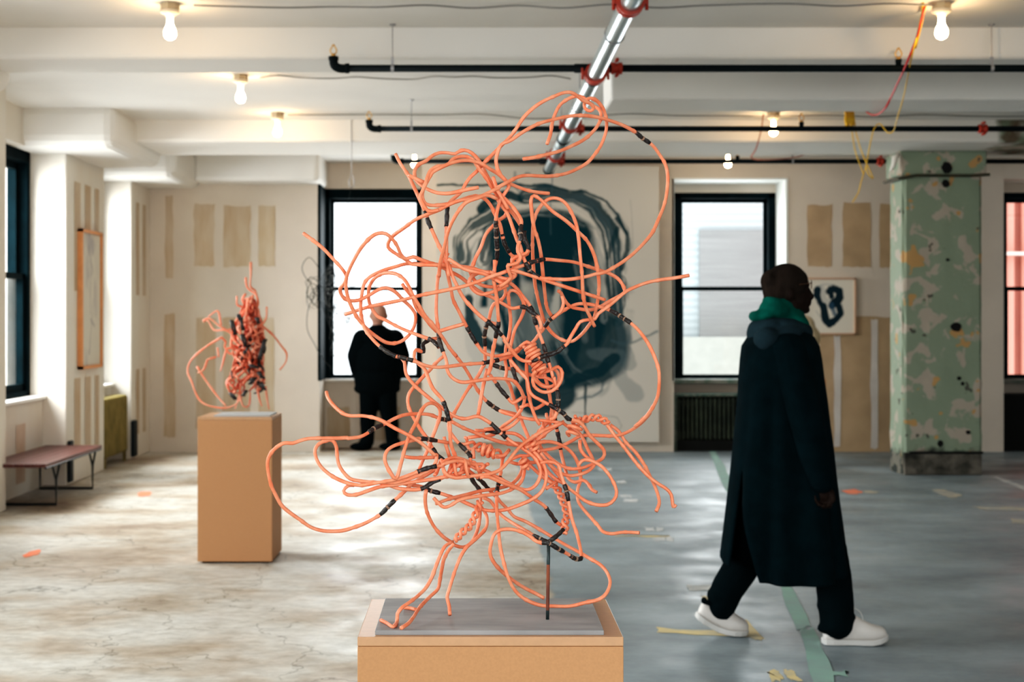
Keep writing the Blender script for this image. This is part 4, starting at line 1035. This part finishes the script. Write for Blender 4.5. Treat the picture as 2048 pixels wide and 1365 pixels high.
# wound coils (knots)
def coil(cx, cy, ex, ey, tx, ty, turns, seed, taper=.3, r=VR):
    """coil around an axis seen from (cx,cy) to (tx,ty) with half widths ex (across) and ey (deep)"""
    rnd = random.Random(seed); n = int(turns * 16); d = gdepth(cx, cy) - .03; Q = []
    ax = Vector((tx - cx, ty - cy)); L = ax.length; ax /= L; nx = Vector((-ax.y, ax.x))
    for i in range(n + 1):
        t = i / n; an = 2 * math.pi * turns * t; w = ex * (1 - taper * abs(2 * t - 1) + .15 * math.sin(an * .37 + seed))
        p = Vector((cx, cy)) + ax * (L * t) + nx * (w * math.cos(an)) + ax * (ey * .25 * math.sin(an))
        Q.append(W(p.x, p.y, d + .011 * ey / 5 * math.sin(an)))
    MB().tube(catmull(Q, .004), r, 8).build('wound_vine', CORAL, scu, smooth=True)
coil(1058, 690, 13, 6, 1072, 720, 4.6, 1); coil(1068, 722, 12, 6, 1086, 748, 4.2, 2)
coil(1160, 838, 12, 7, 1142, 872, 3.2, 3, .1); coil(1052, 940, 8, 5, 1044, 918, 2.2, 4)
coil(960, 895, 11, 6, 990, 910, 3.0, 5); coil(1072, 905, 8, 6, 1060, 875, 3, 6); coil(870, 935, 18, 5, 940, 940, 3.0, 8, .3)
coil(975, 1198 - 260, 12, 6, 905, 930, 2.4, 9)
# the steel rod
rb, rt = W(1095, 1240, 2.79), W(1097, 1087, 2.79); rb.z = PLATE_Z
rod = MB().tube([rb, rb.lerp(rt, .12), rb.lerp(rt, .13), rb.lerp(rt, .72), rb.lerp(rt, .73), rt], .0034, 12)
rod.mi = [0 if (i < 12 or i >= 36) else 1 for i in range(len(rod.mi))]
rod.build('support_rod', [CHARG, RUST], scu, smooth=True)
MB().ell(tuple(rt), .0052).build('rod_weld', CHAR, scu, smooth=True)

# ================================================================== SMALL CORAL SCULPTURE
sc2 = empty('root_sculpture', (q(480, 8.9), 8.9, .895)); tag(sc2, 'small dense coral root sculpture on the tall tan pedestal at left', 'sculpture')
MB().box(q(428, 8.75), q(540, 8.75), 8.75, 9.06, .895, .903).build('base_plate', mat('pale_blue_grey_plate', (.42, .46, .47), .5), sc2, bevel=.001)
D2 = 8.9
def root(pts, r, m, seed, name='root'):
    rnd = random.Random(seed); P = [W(px, py, D2 + dd) for px, py, dd in pts]
    for p in P: p.z = max(p.z, .907)
    S = catmull(P, .02); R = [r * (1 + .15 * math.sin(i * .9 + seed)) * (1 - .35 * i / len(S)) for i in range(len(S))]
    return MB().tube(S, R, 7).build(name, m, sc2, smooth=True)
for i, s in enumerate('''N 350,665 240,730 140,810 80,880 65,960 100,1040 130,1130 180,1210 260,1250 390,1265 480,1230 540,1150
N 145,910 200,1000 270,1100 340,1190 390,1245
N 200,520 250,500 330,560 400,600 460,590 520,640
N 460,640 380,600 290,600 240,520 200,530
N 350,560 330,450 300,440 240,490
N 700,560 800,650 860,730 910,800 900,880 850,940
N 235,850 200,940 150,965
N 605,20 605,120 600,230 640,260 660,330 650,420 600,480
N 560,150 570,230 610,270 650,300 670,380 650,430
N 560,400 490,390 485,310
N 740,400 735,500 690,560 640,600
N 520,1050 500,1180 470,1270
N 730,1080 745,1200 760,1275
N 660,1100 680,1200 700,1250
N 500,1130 540,1250 590,1240 600,1130
N 350,660 390,700 380,740 420,800 460,800
N 460,760 400,760 360,900 345,950
N 320,750 330,830
N 240,850 310,830
N 560,290 530,340 560,400
N 570,540 610,550 640,520'''.splitlines()):
    root([(a[0], a[1], .05 * math.sin(i * 1.7 + j * .5)) for j, a in enumerate(parse(s))], .0075, PINK, i)
def env(v):
    T = [(380, 605, 50), (480, 590, 90), (600, 575, 130), (750, 580, 145), (850, 590, 115), (950, 575, 135), (1050, 560, 165), (1130, 545, 150)]
    for (a, c, w), (b, c2, w2) in zip(T[:-1], T[1:]):
        if a <= v <= b: t = (v - a) / (b - a); return c + (c2 - c) * t, w + (w2 - w) * t
    return (600, 50) if v < 380 else (545, 110)
for i in range(76):
    rnd = random.Random(100 + i); v = rnd.uniform(300, 900); L = rnd.uniform(180, 480); a = rnd.uniform(-1, 1); pts = []
    n = 7
    for j in range(n):
        vv = min(1140, v + L * j / n); c, w = env(vv); a = max(-1, min(1, a + rnd.uniform(-.45, .45)))
        pts.append((360 + (c + a * w) / 4.267, 520 + vv / 4.267, .13 * math.cos(a * 1.3) * rnd.choice((-1, 1)) * rnd.uniform(.3, 1)))
    root(pts, rnd.uniform(.0065, .0105), CHAR if i % 13 == 3 else (CORAL_D if i % 3 == 1 else PINK), 200 + i)
for i, (u, v, u2, v2) in enumerate([(520, 500, 540, 600), (530, 640, 560, 740), (730, 680, 690, 800), (700, 760, 680, 850), (600, 900, 650, 920), (670, 960, 710, 1010), (690, 1050, 720, 1110), (440, 520, 470, 640), (660, 500, 670, 540), (640, 1010, 600, 1060), (430, 1140, 470, 1190), (560, 1120, 540, 1160), (500, 470, 520, 520)]):
    
    for q_ in range(3): root([(360 + (u + q_ * 9 - 9) / 4.267, 520 + v / 4.267, -.13), (360 + (u + u2) / 8.534 + 3 * math.sin(i * 2 + q_ * 3), 520 + (v + v2) / 8.534, -.15), (360 + (u2 - q_ * 12 + 12) / 4.267, 520 + v2 / 4.267, -.135)], .0085, CHAR, i + q_, 'charred_root')

# ================================================================== BLACK WIRE TANGLE
tg = empty('hanging_wire_tangle', (q(700, 12.9), 12.9, 1.6)); tag(tg, 'airy tangle of thin black wire hanging before the left back window', 'sculpture')
WIREM = mat('thin_black_wire', (.01, .015, .015), .5)
def wire(pts, r=.0035):
    MB().tube(catmull([W(*p) for p in pts], .03), r, 5).build('wire', WIREM, tg, smooth=True)
wire([(703, 374, 12.9), (690, 430, 12.9), (675, 500, 12.9), (662, 540, 12.9)], .002)
wire([(640, 575, 12.9), (615, 560, 12.8), (604, 535, 12.8), (618, 515, 12.8), (636, 535, 12.9), (640, 560, 13), (625, 585, 13), (622, 600, 12.9), (640, 620, 12.8)])
wire([(618, 560, 12.8), (628, 590, 12.8), (616, 620, 12.8), (615, 660, 12.9), (630, 690, 12.9), (640, 710, 12.9), (665, 740, 12.9)])
wire([(625, 595, 12.9), (650, 545, 12.9), (668, 520, 12.8)]); wire([(628, 585, 12.9), (640, 600, 12.9), (655, 640, 12.9), (675, 700, 12.9)])
for i in range(34):
    rnd = random.Random(500 + i); cx, cy = rnd.choice([(626, 588), (660, 560), (672, 640), (664, 600), (672, 690)]); pts = []
    a = rnd.uniform(0, 6.28); R = rnd.uniform(6, 26)
    for j in range(6):
        a += rnd.uniform(.5, 1.3); pts.append((cx + R * .55 * math.cos(a) + j * rnd.uniform(-2, 2), cy + R * 1.4 * math.sin(a), 12.9 + rnd.uniform(-.25, .25)))
    wire(pts, .0025)
for i in range(16):
    rnd = random.Random(700 + i); cx, cy = rnd.choice([(690, 635), (720, 545), (706, 560), (740, 572), (700, 628), (715, 640)]); pts = []
    for j in range(4): pts.append((cx + rnd.uniform(-14, 14), cy + rnd.uniform(-14, 14), 12.9 + rnd.uniform(-.1, .1)))
    wire(pts, .0025)
# ================================================================== PEOPLE
SKIN_D = mat('dark_skin', (.016, .008, .005), .6, spec=.10); SKIN_L = mat('light_skin', (.42, .22, .16), .55)
COAT = mat('dark_teal_wool', (.0014, .0092, .0122), 1.0, var=.25, scale=12, bump=.3, bscale=160, spec=.04)
TROU = mat('black_teal_trousers', (.0015, .007, .009), 1.0, var=.3, scale=5, spec=.05)
HOODG = mat('green_hoodie', (.001, .085, .065), 1.0, var=.3, scale=10, spec=.05)
HOODD = mat('grey_blue_hood', (.016, .034, .043), 1.0, var=.2, scale=9, spec=.05)
BEAN = mat('dark_brown_beanie', (.024, .017, .013), 1.0, var=.35, scale=22, bump=.4, bscale=60, spec=.05, stretch=(1, 1, .3))
SHOEW = mat('white_leather', (.66, .63, .60), .5, var=.05, scale=8)
SOLEW = mat('white_rubber', (.58, .57, .55), .6); LACE = mat('grey_lace', (.22, .25, .26), .8)
D1 = 6.63
def P(px, py, dy=0.0):
    """point of the walking figure: in its profile plane, pushed dy away from the camera"""
    v = W(px, py, D1); v.y += dy; return v
b = MB()
# head
b.ell(P(1573, 577), (.092, .076, .104), (0, 8, 0)).ell(P(1592, 598), (.058, .058, .066)).cap(P(1585, 612, -.03), .034, P(1609, 618, 0), .022).cap(P(1585, 612, .03), .034, P(1609, 618, 0), .022)
b.cap(P(1614, 578), .012, P(1622, 594), .014).ell(P(1619, 595, -.010), .009).ell(P(1619, 595, .010), .009)
b.ell(P(1618, 604), (.012, .024, .008)).ell(P(1617, 609), (.011, .022, .009)).ell(P(1611, 620), (.020, .022, .018)).cap(P(1611, 571, -.03), .013, P(1611, 571, .03), .013)
b.ell(P(1609, 579, -.030), (.013, .014, .011)).ell(P(1609, 579, .030), (.013, .014, .011))
b.ell(P(1574, 588, -.076), (.018, .012, .030)).ell(P(1574, 588, .076), (.018, .012, .030))
# neck, trunk, limbs under the clothes
b.cap(P(1570, 610), .055, P(1560, 655), .062)
b.chain([((P(1556, 680)), .10), (P(1560, 760), .115), (P(1566, 840), .10), (P(1570, 890), .12)])
b.cap(P(1558, 685, -.14), .062, P(1558, 685, .14), .062)
for s in (-1, 1): b.cap(P(1570, 890, s * .05), .085, P(1572, 905, s * .08), .085)
b.chain([(P(1572, 905, -.09), .085), (P(1648, 1075, -.09), .056), (P(1660, 1150, -.09), .052), (P(1662, 1248, -.09), .036)])
b.chain([(P(1568, 905, .09), .085), (P(1510, 1090, .09), .056), (P(1470, 1160, .09), .05), (P(1432, 1232, .09), .036)])
# near arm with the hand
b.chain([(P(1562, 715, -.17), .045), (P(1585, 820, -.23), .040), (P(1600, 860, -.26), .042), (P(1620, 962, -.275), .027)])
b.ell(P(1624, 974, -.275), (.034, .017, .036), (0, 12, 0))
for i, (kx, ky, mx, my, tx, ty, dd, r) in enumerate([(1632, 986, 1630, 998, 1618, 996, -.285, .0085), (1625, 990, 1620, 1000, 1610, 994, -.275, .009), (1616, 989, 1609, 995, 1604, 986, -.265, .009), (1609, 984, 1602, 986, 1603, 978, -.256, .008)]):
    b.cap(P(kx, ky, dd), r * 1.15, P(mx, my, dd - .004), r).cap(P(mx, my, dd - .004), r, P(tx, ty, dd - .012), r * .85)
b.cap(P(1634, 970, -.285), .011, P(1636, 984, -.300), .009).cap(P(1636, 984, -.300), .009, P(1628, 992, -.303), .008)
# far arm, swung forward inside the coat outline
b.chain([(P(1562, 690, .20), .055), (P(1580, 820, .24), .045), (P(1612, 930, .24), .03), (P(1622, 965, .24), .028)])
for i in range(4): b.cap(P(1618 + i * 4, 975, .235 + i * .004), .009, P(1614 + i * 4, 992, .235 + i * .004), .008)
man = b.remesh('person', SKIN_D, None, .0052, 2)
tag(man, 'person in a long dark teal coat, brown beanie and white sneakers walking to the right', 'person')

# trousers
b = MB()
for s, pts in ((-.09, [(1590, 1010, .12), (1645, 1090, .088), (1657, 1150, .084), (1662, 1200, .082), (1664, 1238, .078)]), (.09, [(1550, 1010, .12), (1512, 1090, .088), (1488, 1145, .084), (1462, 1185, .078), (1449, 1222, .068)])):
    b.chain([(P(x, y, s), r) for x, y, r in pts])
b.ell(P(1660, 1243, -.09), (.085, .075, .030), (0, -14, 0)).ell(P(1668, 1222, -.09), (.080, .07, .03), (0, 10, 0)).ell(P(1447, 1232, .09), (.062, .06, .030), (0, 40, 0)).ell(P(1442, 1200, .09), (.052, .07, .045), (0, 10, 0)).ell(P(1650, 1205, -.09), (.06, .075, .04))
b.remesh('trousers', TROU, man, .010, 3)

# coat: rings from collar to hem; (py, x left, x right, half depth)
RINGS = [(652, 1530, 1592, .085, 0), (664, 1516, 1608, .13, 0), (678, 1500, 1622, .185, 0), (694, 1490, 1630, .215, 0), (720, 1487, 1635, .225, .01), (760, 1484, 1640, .228, .02),
         (800, 1482, 1646, .23, .03), (850, 1477, 1652, .235, .04), (900, 1472, 1659, .24, .045), (950, 1467, 1664, .25, .05), (1000, 1461, 1670, .26, .055), (1050, 1455, 1677, .27, .06), (1090, 1450, 1682, .28, .065), (1122, 1447, 1687, .285, .07), (1138, 1447, 1688, .288, .07)]
def ring(py, xl, xr, hd, fold, inset=0.0, n=72):
    c = P((xl + xr) / 2, py); a = (xr - xl) / 2 * D1 / F - inset; out = []
    t = max(0.0, (py - 700) / 440.0)
    for k in range(n):
        th = 2 * math.pi * k / n
        if py > 700:      # columns 40 and 44 follow the two edges of the back vent
            s_ = min(1, max(0, (py - 925) / 215.0)); e1 = 206 - 7 * s_; e2 = 207.5 + 30 * s_ ** 1.2
            u_ = k * 1.0
            if k <= 40: deg = e1 * k / 40
            elif k < 44: deg = e1 + (e2 - e1) * (k - 40) / 4
            else: deg = e2 + (360 - e2) * (k - 44) / 28
            bl = min(1, (py - 700) / 120.0); th = th * (1 - bl) + math.radians(deg) * bl
        f = 1 + fold * .9 * math.sin(5 * th + .6 + t) + fold * .75 * math.sin(11 * th + 2.1) + fold * .3 * math.sin(17 * th)
        sgn = math.cos(th); e = .86
        x = a * (abs(math.cos(th)) ** e) * (1 if math.cos(th) > 0 else -1) * (1 if abs(math.cos(th)) > .85 else f)
        y = (hd - inset) * (abs(math.sin(th)) ** e) * (1 if math.sin(th) > 0 else -1) * f
        z = c.z
        if py > 1100:   # hem dips towards the near side and middle
            w = (py - 1100) / 38.0; z -= w * (.030 * (1 - abs(math.cos(th)) ** 2) if math.sin(th) < 0 else -.01); z += w * (.035 if math.cos(th) < -.8 else 0)
        out.append(Vector((c.x + x, c.y + y, z)))
    return out
def dense(rings, k=4):
    o = []
    for A, B in zip(rings[:-1], rings[1:]):
        for j in range(k): o.append(tuple(a + (b_ - a) * j / k for a, b_ in zip(A, B)))
    return o + [rings[-1]]
DR = dense(RINGS)
def coat_mesh():
    n = 72; rows = [ring(*r) for r in DR]; vs = [v for r in rows for v in r]; fs = []
    for i in range(len(rows) - 1):
        for k_ in range(n):
            if DR[i][0] > 925 and 40 <= k_ < 44: continue
            fs.append((i * n + k_, i * n + (k_ + 1) % n, (i + 1) * n + (k_ + 1) % n, (i + 1) * n + k_))
    me = bpy.data.meshes.new('coat'); me.from_pydata(vs, [], fs); me.update(); return me
coat = link('coat', coat_mesh(), COAT, man, True)
md = coat.modifiers.new('thick', 'SOLIDIFY'); md.thickness = .010; md.offset = -1
# inner lining visible in the vent
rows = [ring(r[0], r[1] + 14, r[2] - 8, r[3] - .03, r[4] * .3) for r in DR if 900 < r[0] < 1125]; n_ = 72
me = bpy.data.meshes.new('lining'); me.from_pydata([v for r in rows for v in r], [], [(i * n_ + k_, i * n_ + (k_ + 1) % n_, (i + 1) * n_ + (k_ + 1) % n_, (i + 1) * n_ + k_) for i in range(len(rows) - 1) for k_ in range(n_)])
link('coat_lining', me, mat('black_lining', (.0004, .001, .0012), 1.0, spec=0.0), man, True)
# sleeves
b = MB(); b.chain([(P(1560, 700, -.175), .085), (P(1572, 760, -.21), .083), (P(1588, 830, -.235), .080), (P(1603, 900, -.255), .072), (P(1613, 940, -.268), .060), (P(1616, 950, -.272), .056)])
b.ell(P(1556, 696, -.13), (.11, .10, .085))
b.remesh('sleeve', COAT, man, .010, 4)
b = MB(); b.chain([(P(1560, 700, .175), .085), (P(1570, 790, .22), .08), (P(1592, 880, .235), .07), (P(1612, 955, .24), .06)])
b.remesh('sleeve', COAT, man, .012, 4)
# shoulders of the coat
b = MB(); b.ell(P(1558, 690), (.135, .20, .085)).ell(P(1545, 700), (.13, .19, .10)).ell(P(1580, 715), (.12, .18, .13))
b.remesh('coat_yoke', COAT, man, .012, 5)
# hoods
b = MB(); b.ell(P(1536, 655), (.095, .135, .055), (0, -8, 0)).ell(P(1575, 655), (.115, .15, .05), (0, 12, 0)).ell(P(1517, 668), (.055, .10, .055)).ell(P(1524, 678, -.13), (.066, .085, .055)).ell(P(1517, 690, -.13), (.040, .075, .034)).ell(P(1560, 668, -.13), (.08, .07, .04), (0, -14, 0)).ell(P(1600, 668), (.055, .11, .06), (0, 30, 0))
b.remesh('outer_hood', HOODD, man, .008, 4)
b = MB(); b.ell(P(1530, 630), (.062, .10, .036), (0, -22, 0)).ell(P(1552, 622), (.080, .105, .052), (0, 14, 0)).ell(P(1548, 606), (.055, .085, .035), (0, 22, 0)).cap(P(1560, 612), .072, P(1572, 640), .090).ell(P(1592, 644), (.068, .10, .045), (0, 38, 0)).cap(P(1512, 633, -.04), .026, P(1512, 633, .05), .026).ell(P(1600, 655), (.045, .075, .03), (0, 40, 0))
b.remesh('green_hood', HOODG, man, .007, 3)
# beanie
b = MB(); b.ell(P(1573, 567), (.101, .088, .094), (0, 6, 0)).ell(P(1546, 565), (.058, .070, .062), (0, -20, 0)).ell(P(1553, 582), (.066, .084, .058), (0, 10, 0)).ell(P(1594, 562), (.050, .074, .056)).cap(P(1546, 594, 0), .045, P(1578, 588, 0), .070).ell(P(1572, 585), (.056, .086, .052)).ell(P(1537, 556, -.03), (.020, .04, .016), (0, 40, 0)).ell(P(1533, 566, -.02), (.016, .045, .014), (0, 30, 0))
b.remesh('beanie', BEAN, man, .007, 2)
# glasses
GL = mat('thin_glasses', (.12, .06, .03), .3, metal=.5)
g = MB()
for s in (-1, 1):
    g.tube([P(1620 + .6 * s, 570, s * .034) + Vector((.004 * math.cos(a), .019 * math.cos(a), .020 * math.sin(a))) for a in [k_ * math.pi / 9 for k_ in range(18)]], .0018, 6, closed=True)
    g.tube([P(1619, 567, s * .052), P(1600, 569, s * .074), P(1580, 572, s * .08)], .0018, 6)
g.tube([P(1621, 568, -.015), P(1622, 566, 0), P(1621, 568, .015)], .0018, 6)
g.build('glasses', GL, man, smooth=True)

# sneakers: cross sections along the sole
def shoe(heel, toe, side, name, heel_lift=0.0, ankle=None, seed=0):
    """heel, toe: world points on the sole line"""
    Lx = (toe - heel); L = Lx.length; t = Lx.normalized(); up = Vector((-t.z, 0, t.x)); rt = Vector((0, 1, 0))
    S = [(0.00, .022, .060), (.04, .030, .088), (.12, .036, .096), (.24, .037, .094), (.36, .038, .128), (.46, .041, .138), (.58, .046, .120), (.70, .049, .098), (.82, .048, .084), (.92, .040, .070), (.98, .026, .050), (1.0, .012, .026)]
    root_ = MB(); n = 20; rows = []
    for s, w, h in S:
        bend = 0.0 if not heel_lift else -heel_lift * max(0, (s - .62)) ** 1.0 * 0
        r = []
        for k_ in range(n):
            a = 2 * math.pi * k_ / n; cx, cz = math.cos(a), math.sin(a)
            y = w * abs(cx) ** .7 * (1 if cx > 0 else -1); z = .016 + (h - .016) * (.5 + .5 * abs(cz) ** .8 * (1 if cz > 0 else -1))
            r.append(heel + t * (s * L) + up * (z + (curve(s) if curve else 0)) + rt * (y * (1 - .25 * max(0, cz))))
        rows.append(r)
    vs = [v for r in rows for v in r]; fs = []
    for i in range(len(rows) - 1):
        for k_ in range(n): fs.append((i * n + k_, i * n + (k_ + 1) % n, (i + 1) * n + (k_ + 1) % n, (i + 1) * n + k_))
    fs.append(tuple(range(n - 1, -1, -1))); fs.append(tuple((len(rows) - 1) * n + k_ for k_ in range(n)))
    return vs, fs, (heel, t, up, rt, L)
def make_shoe(heel, toe, curve_fn, ankle_tab):
    global curve; curve = curve_fn
    vs, fs, (h, t, up, rt, L) = shoe(heel, toe, 0, 'x')
    o = MB().add(vs, fs).build('sneaker', SHOEW, man, smooth=True); sb = o.modifiers.new('s', 'SUBSURF'); sb.levels = 1; sb.render_levels = 1
    S = [(0.0, .026), (.04, .036), (.14, .042), (.30, .041), (.45, .043), (.60, .050), (.74, .053), (.86, .049), (.95, .036), (1.0, .018)]
    vs = []; fs = []
    for s, w in S:
        for (yy, zz) in ((-w, .0), (-w * 1.0, .026), (w, .026), (w, .0)):
            vs.append(h + t * ((s * 1.03 - .015) * L) + up * (zz + curve(s)) + rt * yy)
    for i in range(len(S) - 1):
        for k_ in range(4): fs.append((i * 4 + k_, i * 4 + (k_ + 1) % 4, (i + 1) * 4 + (k_ + 1) % 4, (i + 1) * 4 + k_))
    fs += [(3, 2, 1, 0), tuple((len(S) - 1) * 4 + k_ for k_ in range(4))]
    so = MB().add(vs, fs).build('sole', SOLEW, o, smooth=False, bevel=.004)
    g = MB()
    for j in range(5):
        s = .40 + j * .055; z = .140 - j * .0115 + curve(s)
        g.tube([h + t * (s * L) + up * (z - .012) - rt * .030, h + t * ((s + .01) * L) + up * (z + .004), h + t * (s * L) + up * (z - .012) + rt * .030], .0028, 6)
    g.tube(catmull([h + t * (.40 * L) + up * .14 + rt * -.01, h + t * (.47 * L) + up * .165 + rt * -.02, h + t * (.56 * L) + up * .150 + rt * -.03, h + t * (.60 * L) + up * .115 + rt * -.035], .006), .0025, 6)
    g.build('laces', SOLEW, o, smooth=True)
    if ankle_tab:
        MB().cap(h + t * (.03 * L) + up * .088 - rt * .012, .014, h + t * (.05 * L) + up * .088 + rt * .012, .014).cap(h + t * (.03 * L) + up * .088 - rt * .03, .012, h + t * (.30 * L) + up * .090 - rt * .034, .010).build('dark_collar', TROU, o, smooth=True)
    return o
def gz(px, py, dy):
    v = P(px, py, dy); return v
h1 = P(1637, 1283, -.09); t1 = P(1762, 1283, -.09); h1.z = t1.z = .002
make_shoe(h1, t1, lambda s: .02 * max(0, s - .8) / .2, False)
h2 = P(1400, 1252, .09); t2 = P(1500, 1281, .09); h2 = P(1398, 1246, .09)
ddz = .004 - (t2.z); h2.z += ddz; t2.z += ddz
make_shoe(h2, t2, lambda s: -.028 * math.sin(math.pi * min(1, s * 1.0)) + .0, True)

# ---- standing person by the window -----------------------------------
D3 = 16.12   # beside the window
def R3(px, py, dy=0.0):
    v = W(px, py, D3); v.y += dy; return v
b = MB()
b.ell(R3(757, 629), (.098, .10, .125), (0, 6, 0)).cap(R3(755, 645), .06, R3(755, 662), .075).ell(R3(757, 634, .05), (.07, .07, .09)).ell(R3(757, 632, .105), (.015, .02, .02)).ell(R3(740, 633), (.014, .02, .03)).ell(R3(774, 633), (.014, .02, .03))
b.cap(R3(735, 676), .07, R3(777, 676), .07).chain([(R3(756, 690), .12), (R3(758, 740), .12), (R3(756, 768), .11)])
for s in (-1, 1):
    b.chain([(R3(756 + s * 15, 780), .09), (R3(757 + s * 20, 830), .065), (R3(760 + s * 24, 885), .045)])
    b.cap(R3(760 + s * 24, 890, -.02), .04, R3(758 + s * 27, 893, .11), .035)
    b.chain([(R3(756 + s * 38, 680), .055), (R3(756 + s * 50, 718, .02), .048), (R3(756 + s * 20, 730, .20), .035)]); b.ell(R3(756 + s * 12, 729, .22), (.05, .03, .035))
    for f_ in range(4): b.cap(R3(756 + s * 8, 726 + f_ * 3.4, .235), .011, R3(756 - s * 4, 726 + f_ * 3.4, .25), .010)
man2 = b.remesh('person', SKIN_L, None, .010, 2)
tag(man2, 'bald person in a puffy black jacket standing at the left back window', 'person')
PUFF = mat('black_puffy_jacket', (.0015, .004, .005), .95, spec=.05)
b = MB(); b.ell(R3(757, 675), (.22, .17, .12)).ell(R3(757, 720), (.28, .21, .26)).ell(R3(755, 760), (.27, .19, .20)).ell(R3(756, 660), (.11, .12, .07)).ell(R3(755, 768), (.26, .17, .17)).ell(R3(754, 778), (.27, .16, .09))
for s in (-1, 1): b.chain([(R3(757 + s * 33, 678), .11), (R3(757 + s * 44, 712, 0), .11), (R3(757 + s * 40, 740, .05), .10), (R3(757 + s * 25, 742, .16), .08)])
b.remesh('jacket', PUFF, man2, .016, 5)
b = MB().ell(R3(756, 775), (.2, .15, .13))
for s in (-1, 1): b.chain([(R3(756 + s * 16, 780), .125), (R3(757 + s * 20, 825), .10), (R3(759 + s * 24, 850), .085), (R3(760 + s * 24, 884), .07)])
b.remesh('trousers', mat('black_trousers', (.0015, .004, .005), 1.0, spec=.05), man2, .014, 3)
for s in (-1, 1):
    hx = R3(760 + s * 25 + (4 if s > 0 else -4), 893, -.02); hx.z = .045
    MB().ell(hx + Vector((-.05, .02, 0)), (.13, .07, .045)).ell(hx + Vector((.0, 0, .04)), (.075, .065, .07)).remesh('shoe', PUFF, man2, .01, 2)
man2.location.z -= 0

# ================================================================== LIGHT, SKY, CAMERA
def area(name, loc, rot, sx_, sy_, power, color, spread=180):
    l = bpy.data.lights.new(name, 'AREA'); l.shape = 'RECTANGLE'; l.size = sx_; l.size_y = sy_; l.energy = power; l.color = color
    o = bpy.data.objects.new(name, l); COL.objects.link(o); o.location = loc; o.rotation_euler = rot
    l.spread = math.radians(spread); return o
LP = {0: 60, 1: 90, 2: 110, 3: 60, 4: 125, 5: 185, 6: 190}
for i, (y0, y1) in enumerate(BAYS):
    area('daylight', (-5.0, (y0 + y1) / 2, 2.75), (0, math.radians(-60), 0), 2.4, (y1 - y0) * 1.15, LP[i] * KW, (.93, .98, 1.0), 145)
area('daylight', (-1.2, YW + .8, 2.1), (math.radians(-80), 0, 0), 1.3, 2.1, 55 * KW, (.93, .98, 1.0))
area('daylight', (2.9, YW + .8, 2.1), (math.radians(-80), 0, 0), 1.3, 2.1, 30 * KW, (.93, .98, 1.0))
area('fill_behind', (1.2, YF + .15, 1.9), (math.radians(84), 0, 0), 7.5, 2.2, 150 * KF, (.95, .98, 1.0))  # soft fill lamp added inside the room, before the closed wall behind the camera

w = bpy.data.worlds.new('overcast_sky'); bpy.context.scene.world = w; w.use_nodes = True
wn = w.node_tree; bg = wn.nodes['Background']; bg.inputs[0].default_value = (.90, .97, 1.0, 1); bg.inputs[1].default_value = 1.55

cam = bpy.data.cameras.new('camera'); co = bpy.data.objects.new('camera', cam); COL.objects.link(co)
co.location = (0, 0, EYE); co.rotation_euler = (math.radians(90), 0, 0)
cam.sensor_width = 36; cam.lens = 36 * F / 2048
cam.shift_x = (1024 - VX) / 2048; cam.shift_y = -(682.5 - VY) / 2048
cam.clip_start = .05; cam.clip_end = 200
cam.dof.use_dof = True; cam.dof.focus_distance = 2.85; cam.dof.aperture_fstop = 6.6
sc = bpy.context.scene; sc.camera = co
sc.view_settings.view_transform = VT; sc.view_settings.look = LOOK; sc.view_settings.exposure = EXPO; sc.view_settings.gamma = GAM
vs_ = sc.view_settings; vs_.use_curve_mapping = True
cc = vs_.curve_mapping.curves[3]
cc.points[0].location = (0, 0); cc.points[1].location = (1, 1)
for p_ in CURVE: cc.points.new(*p_)
vs_.curve_mapping.update()
sc.cycles.use_denoising = True
sc.cycles.max_bounces = 10; sc.cycles.diffuse_bounces = 6; sc.cycles.transparent_max_bounces = 12
sc.cycles.sample_clamp_indirect = 6; sc.cycles.caustics_reflective = False; sc.cycles.caustics_refractive = False
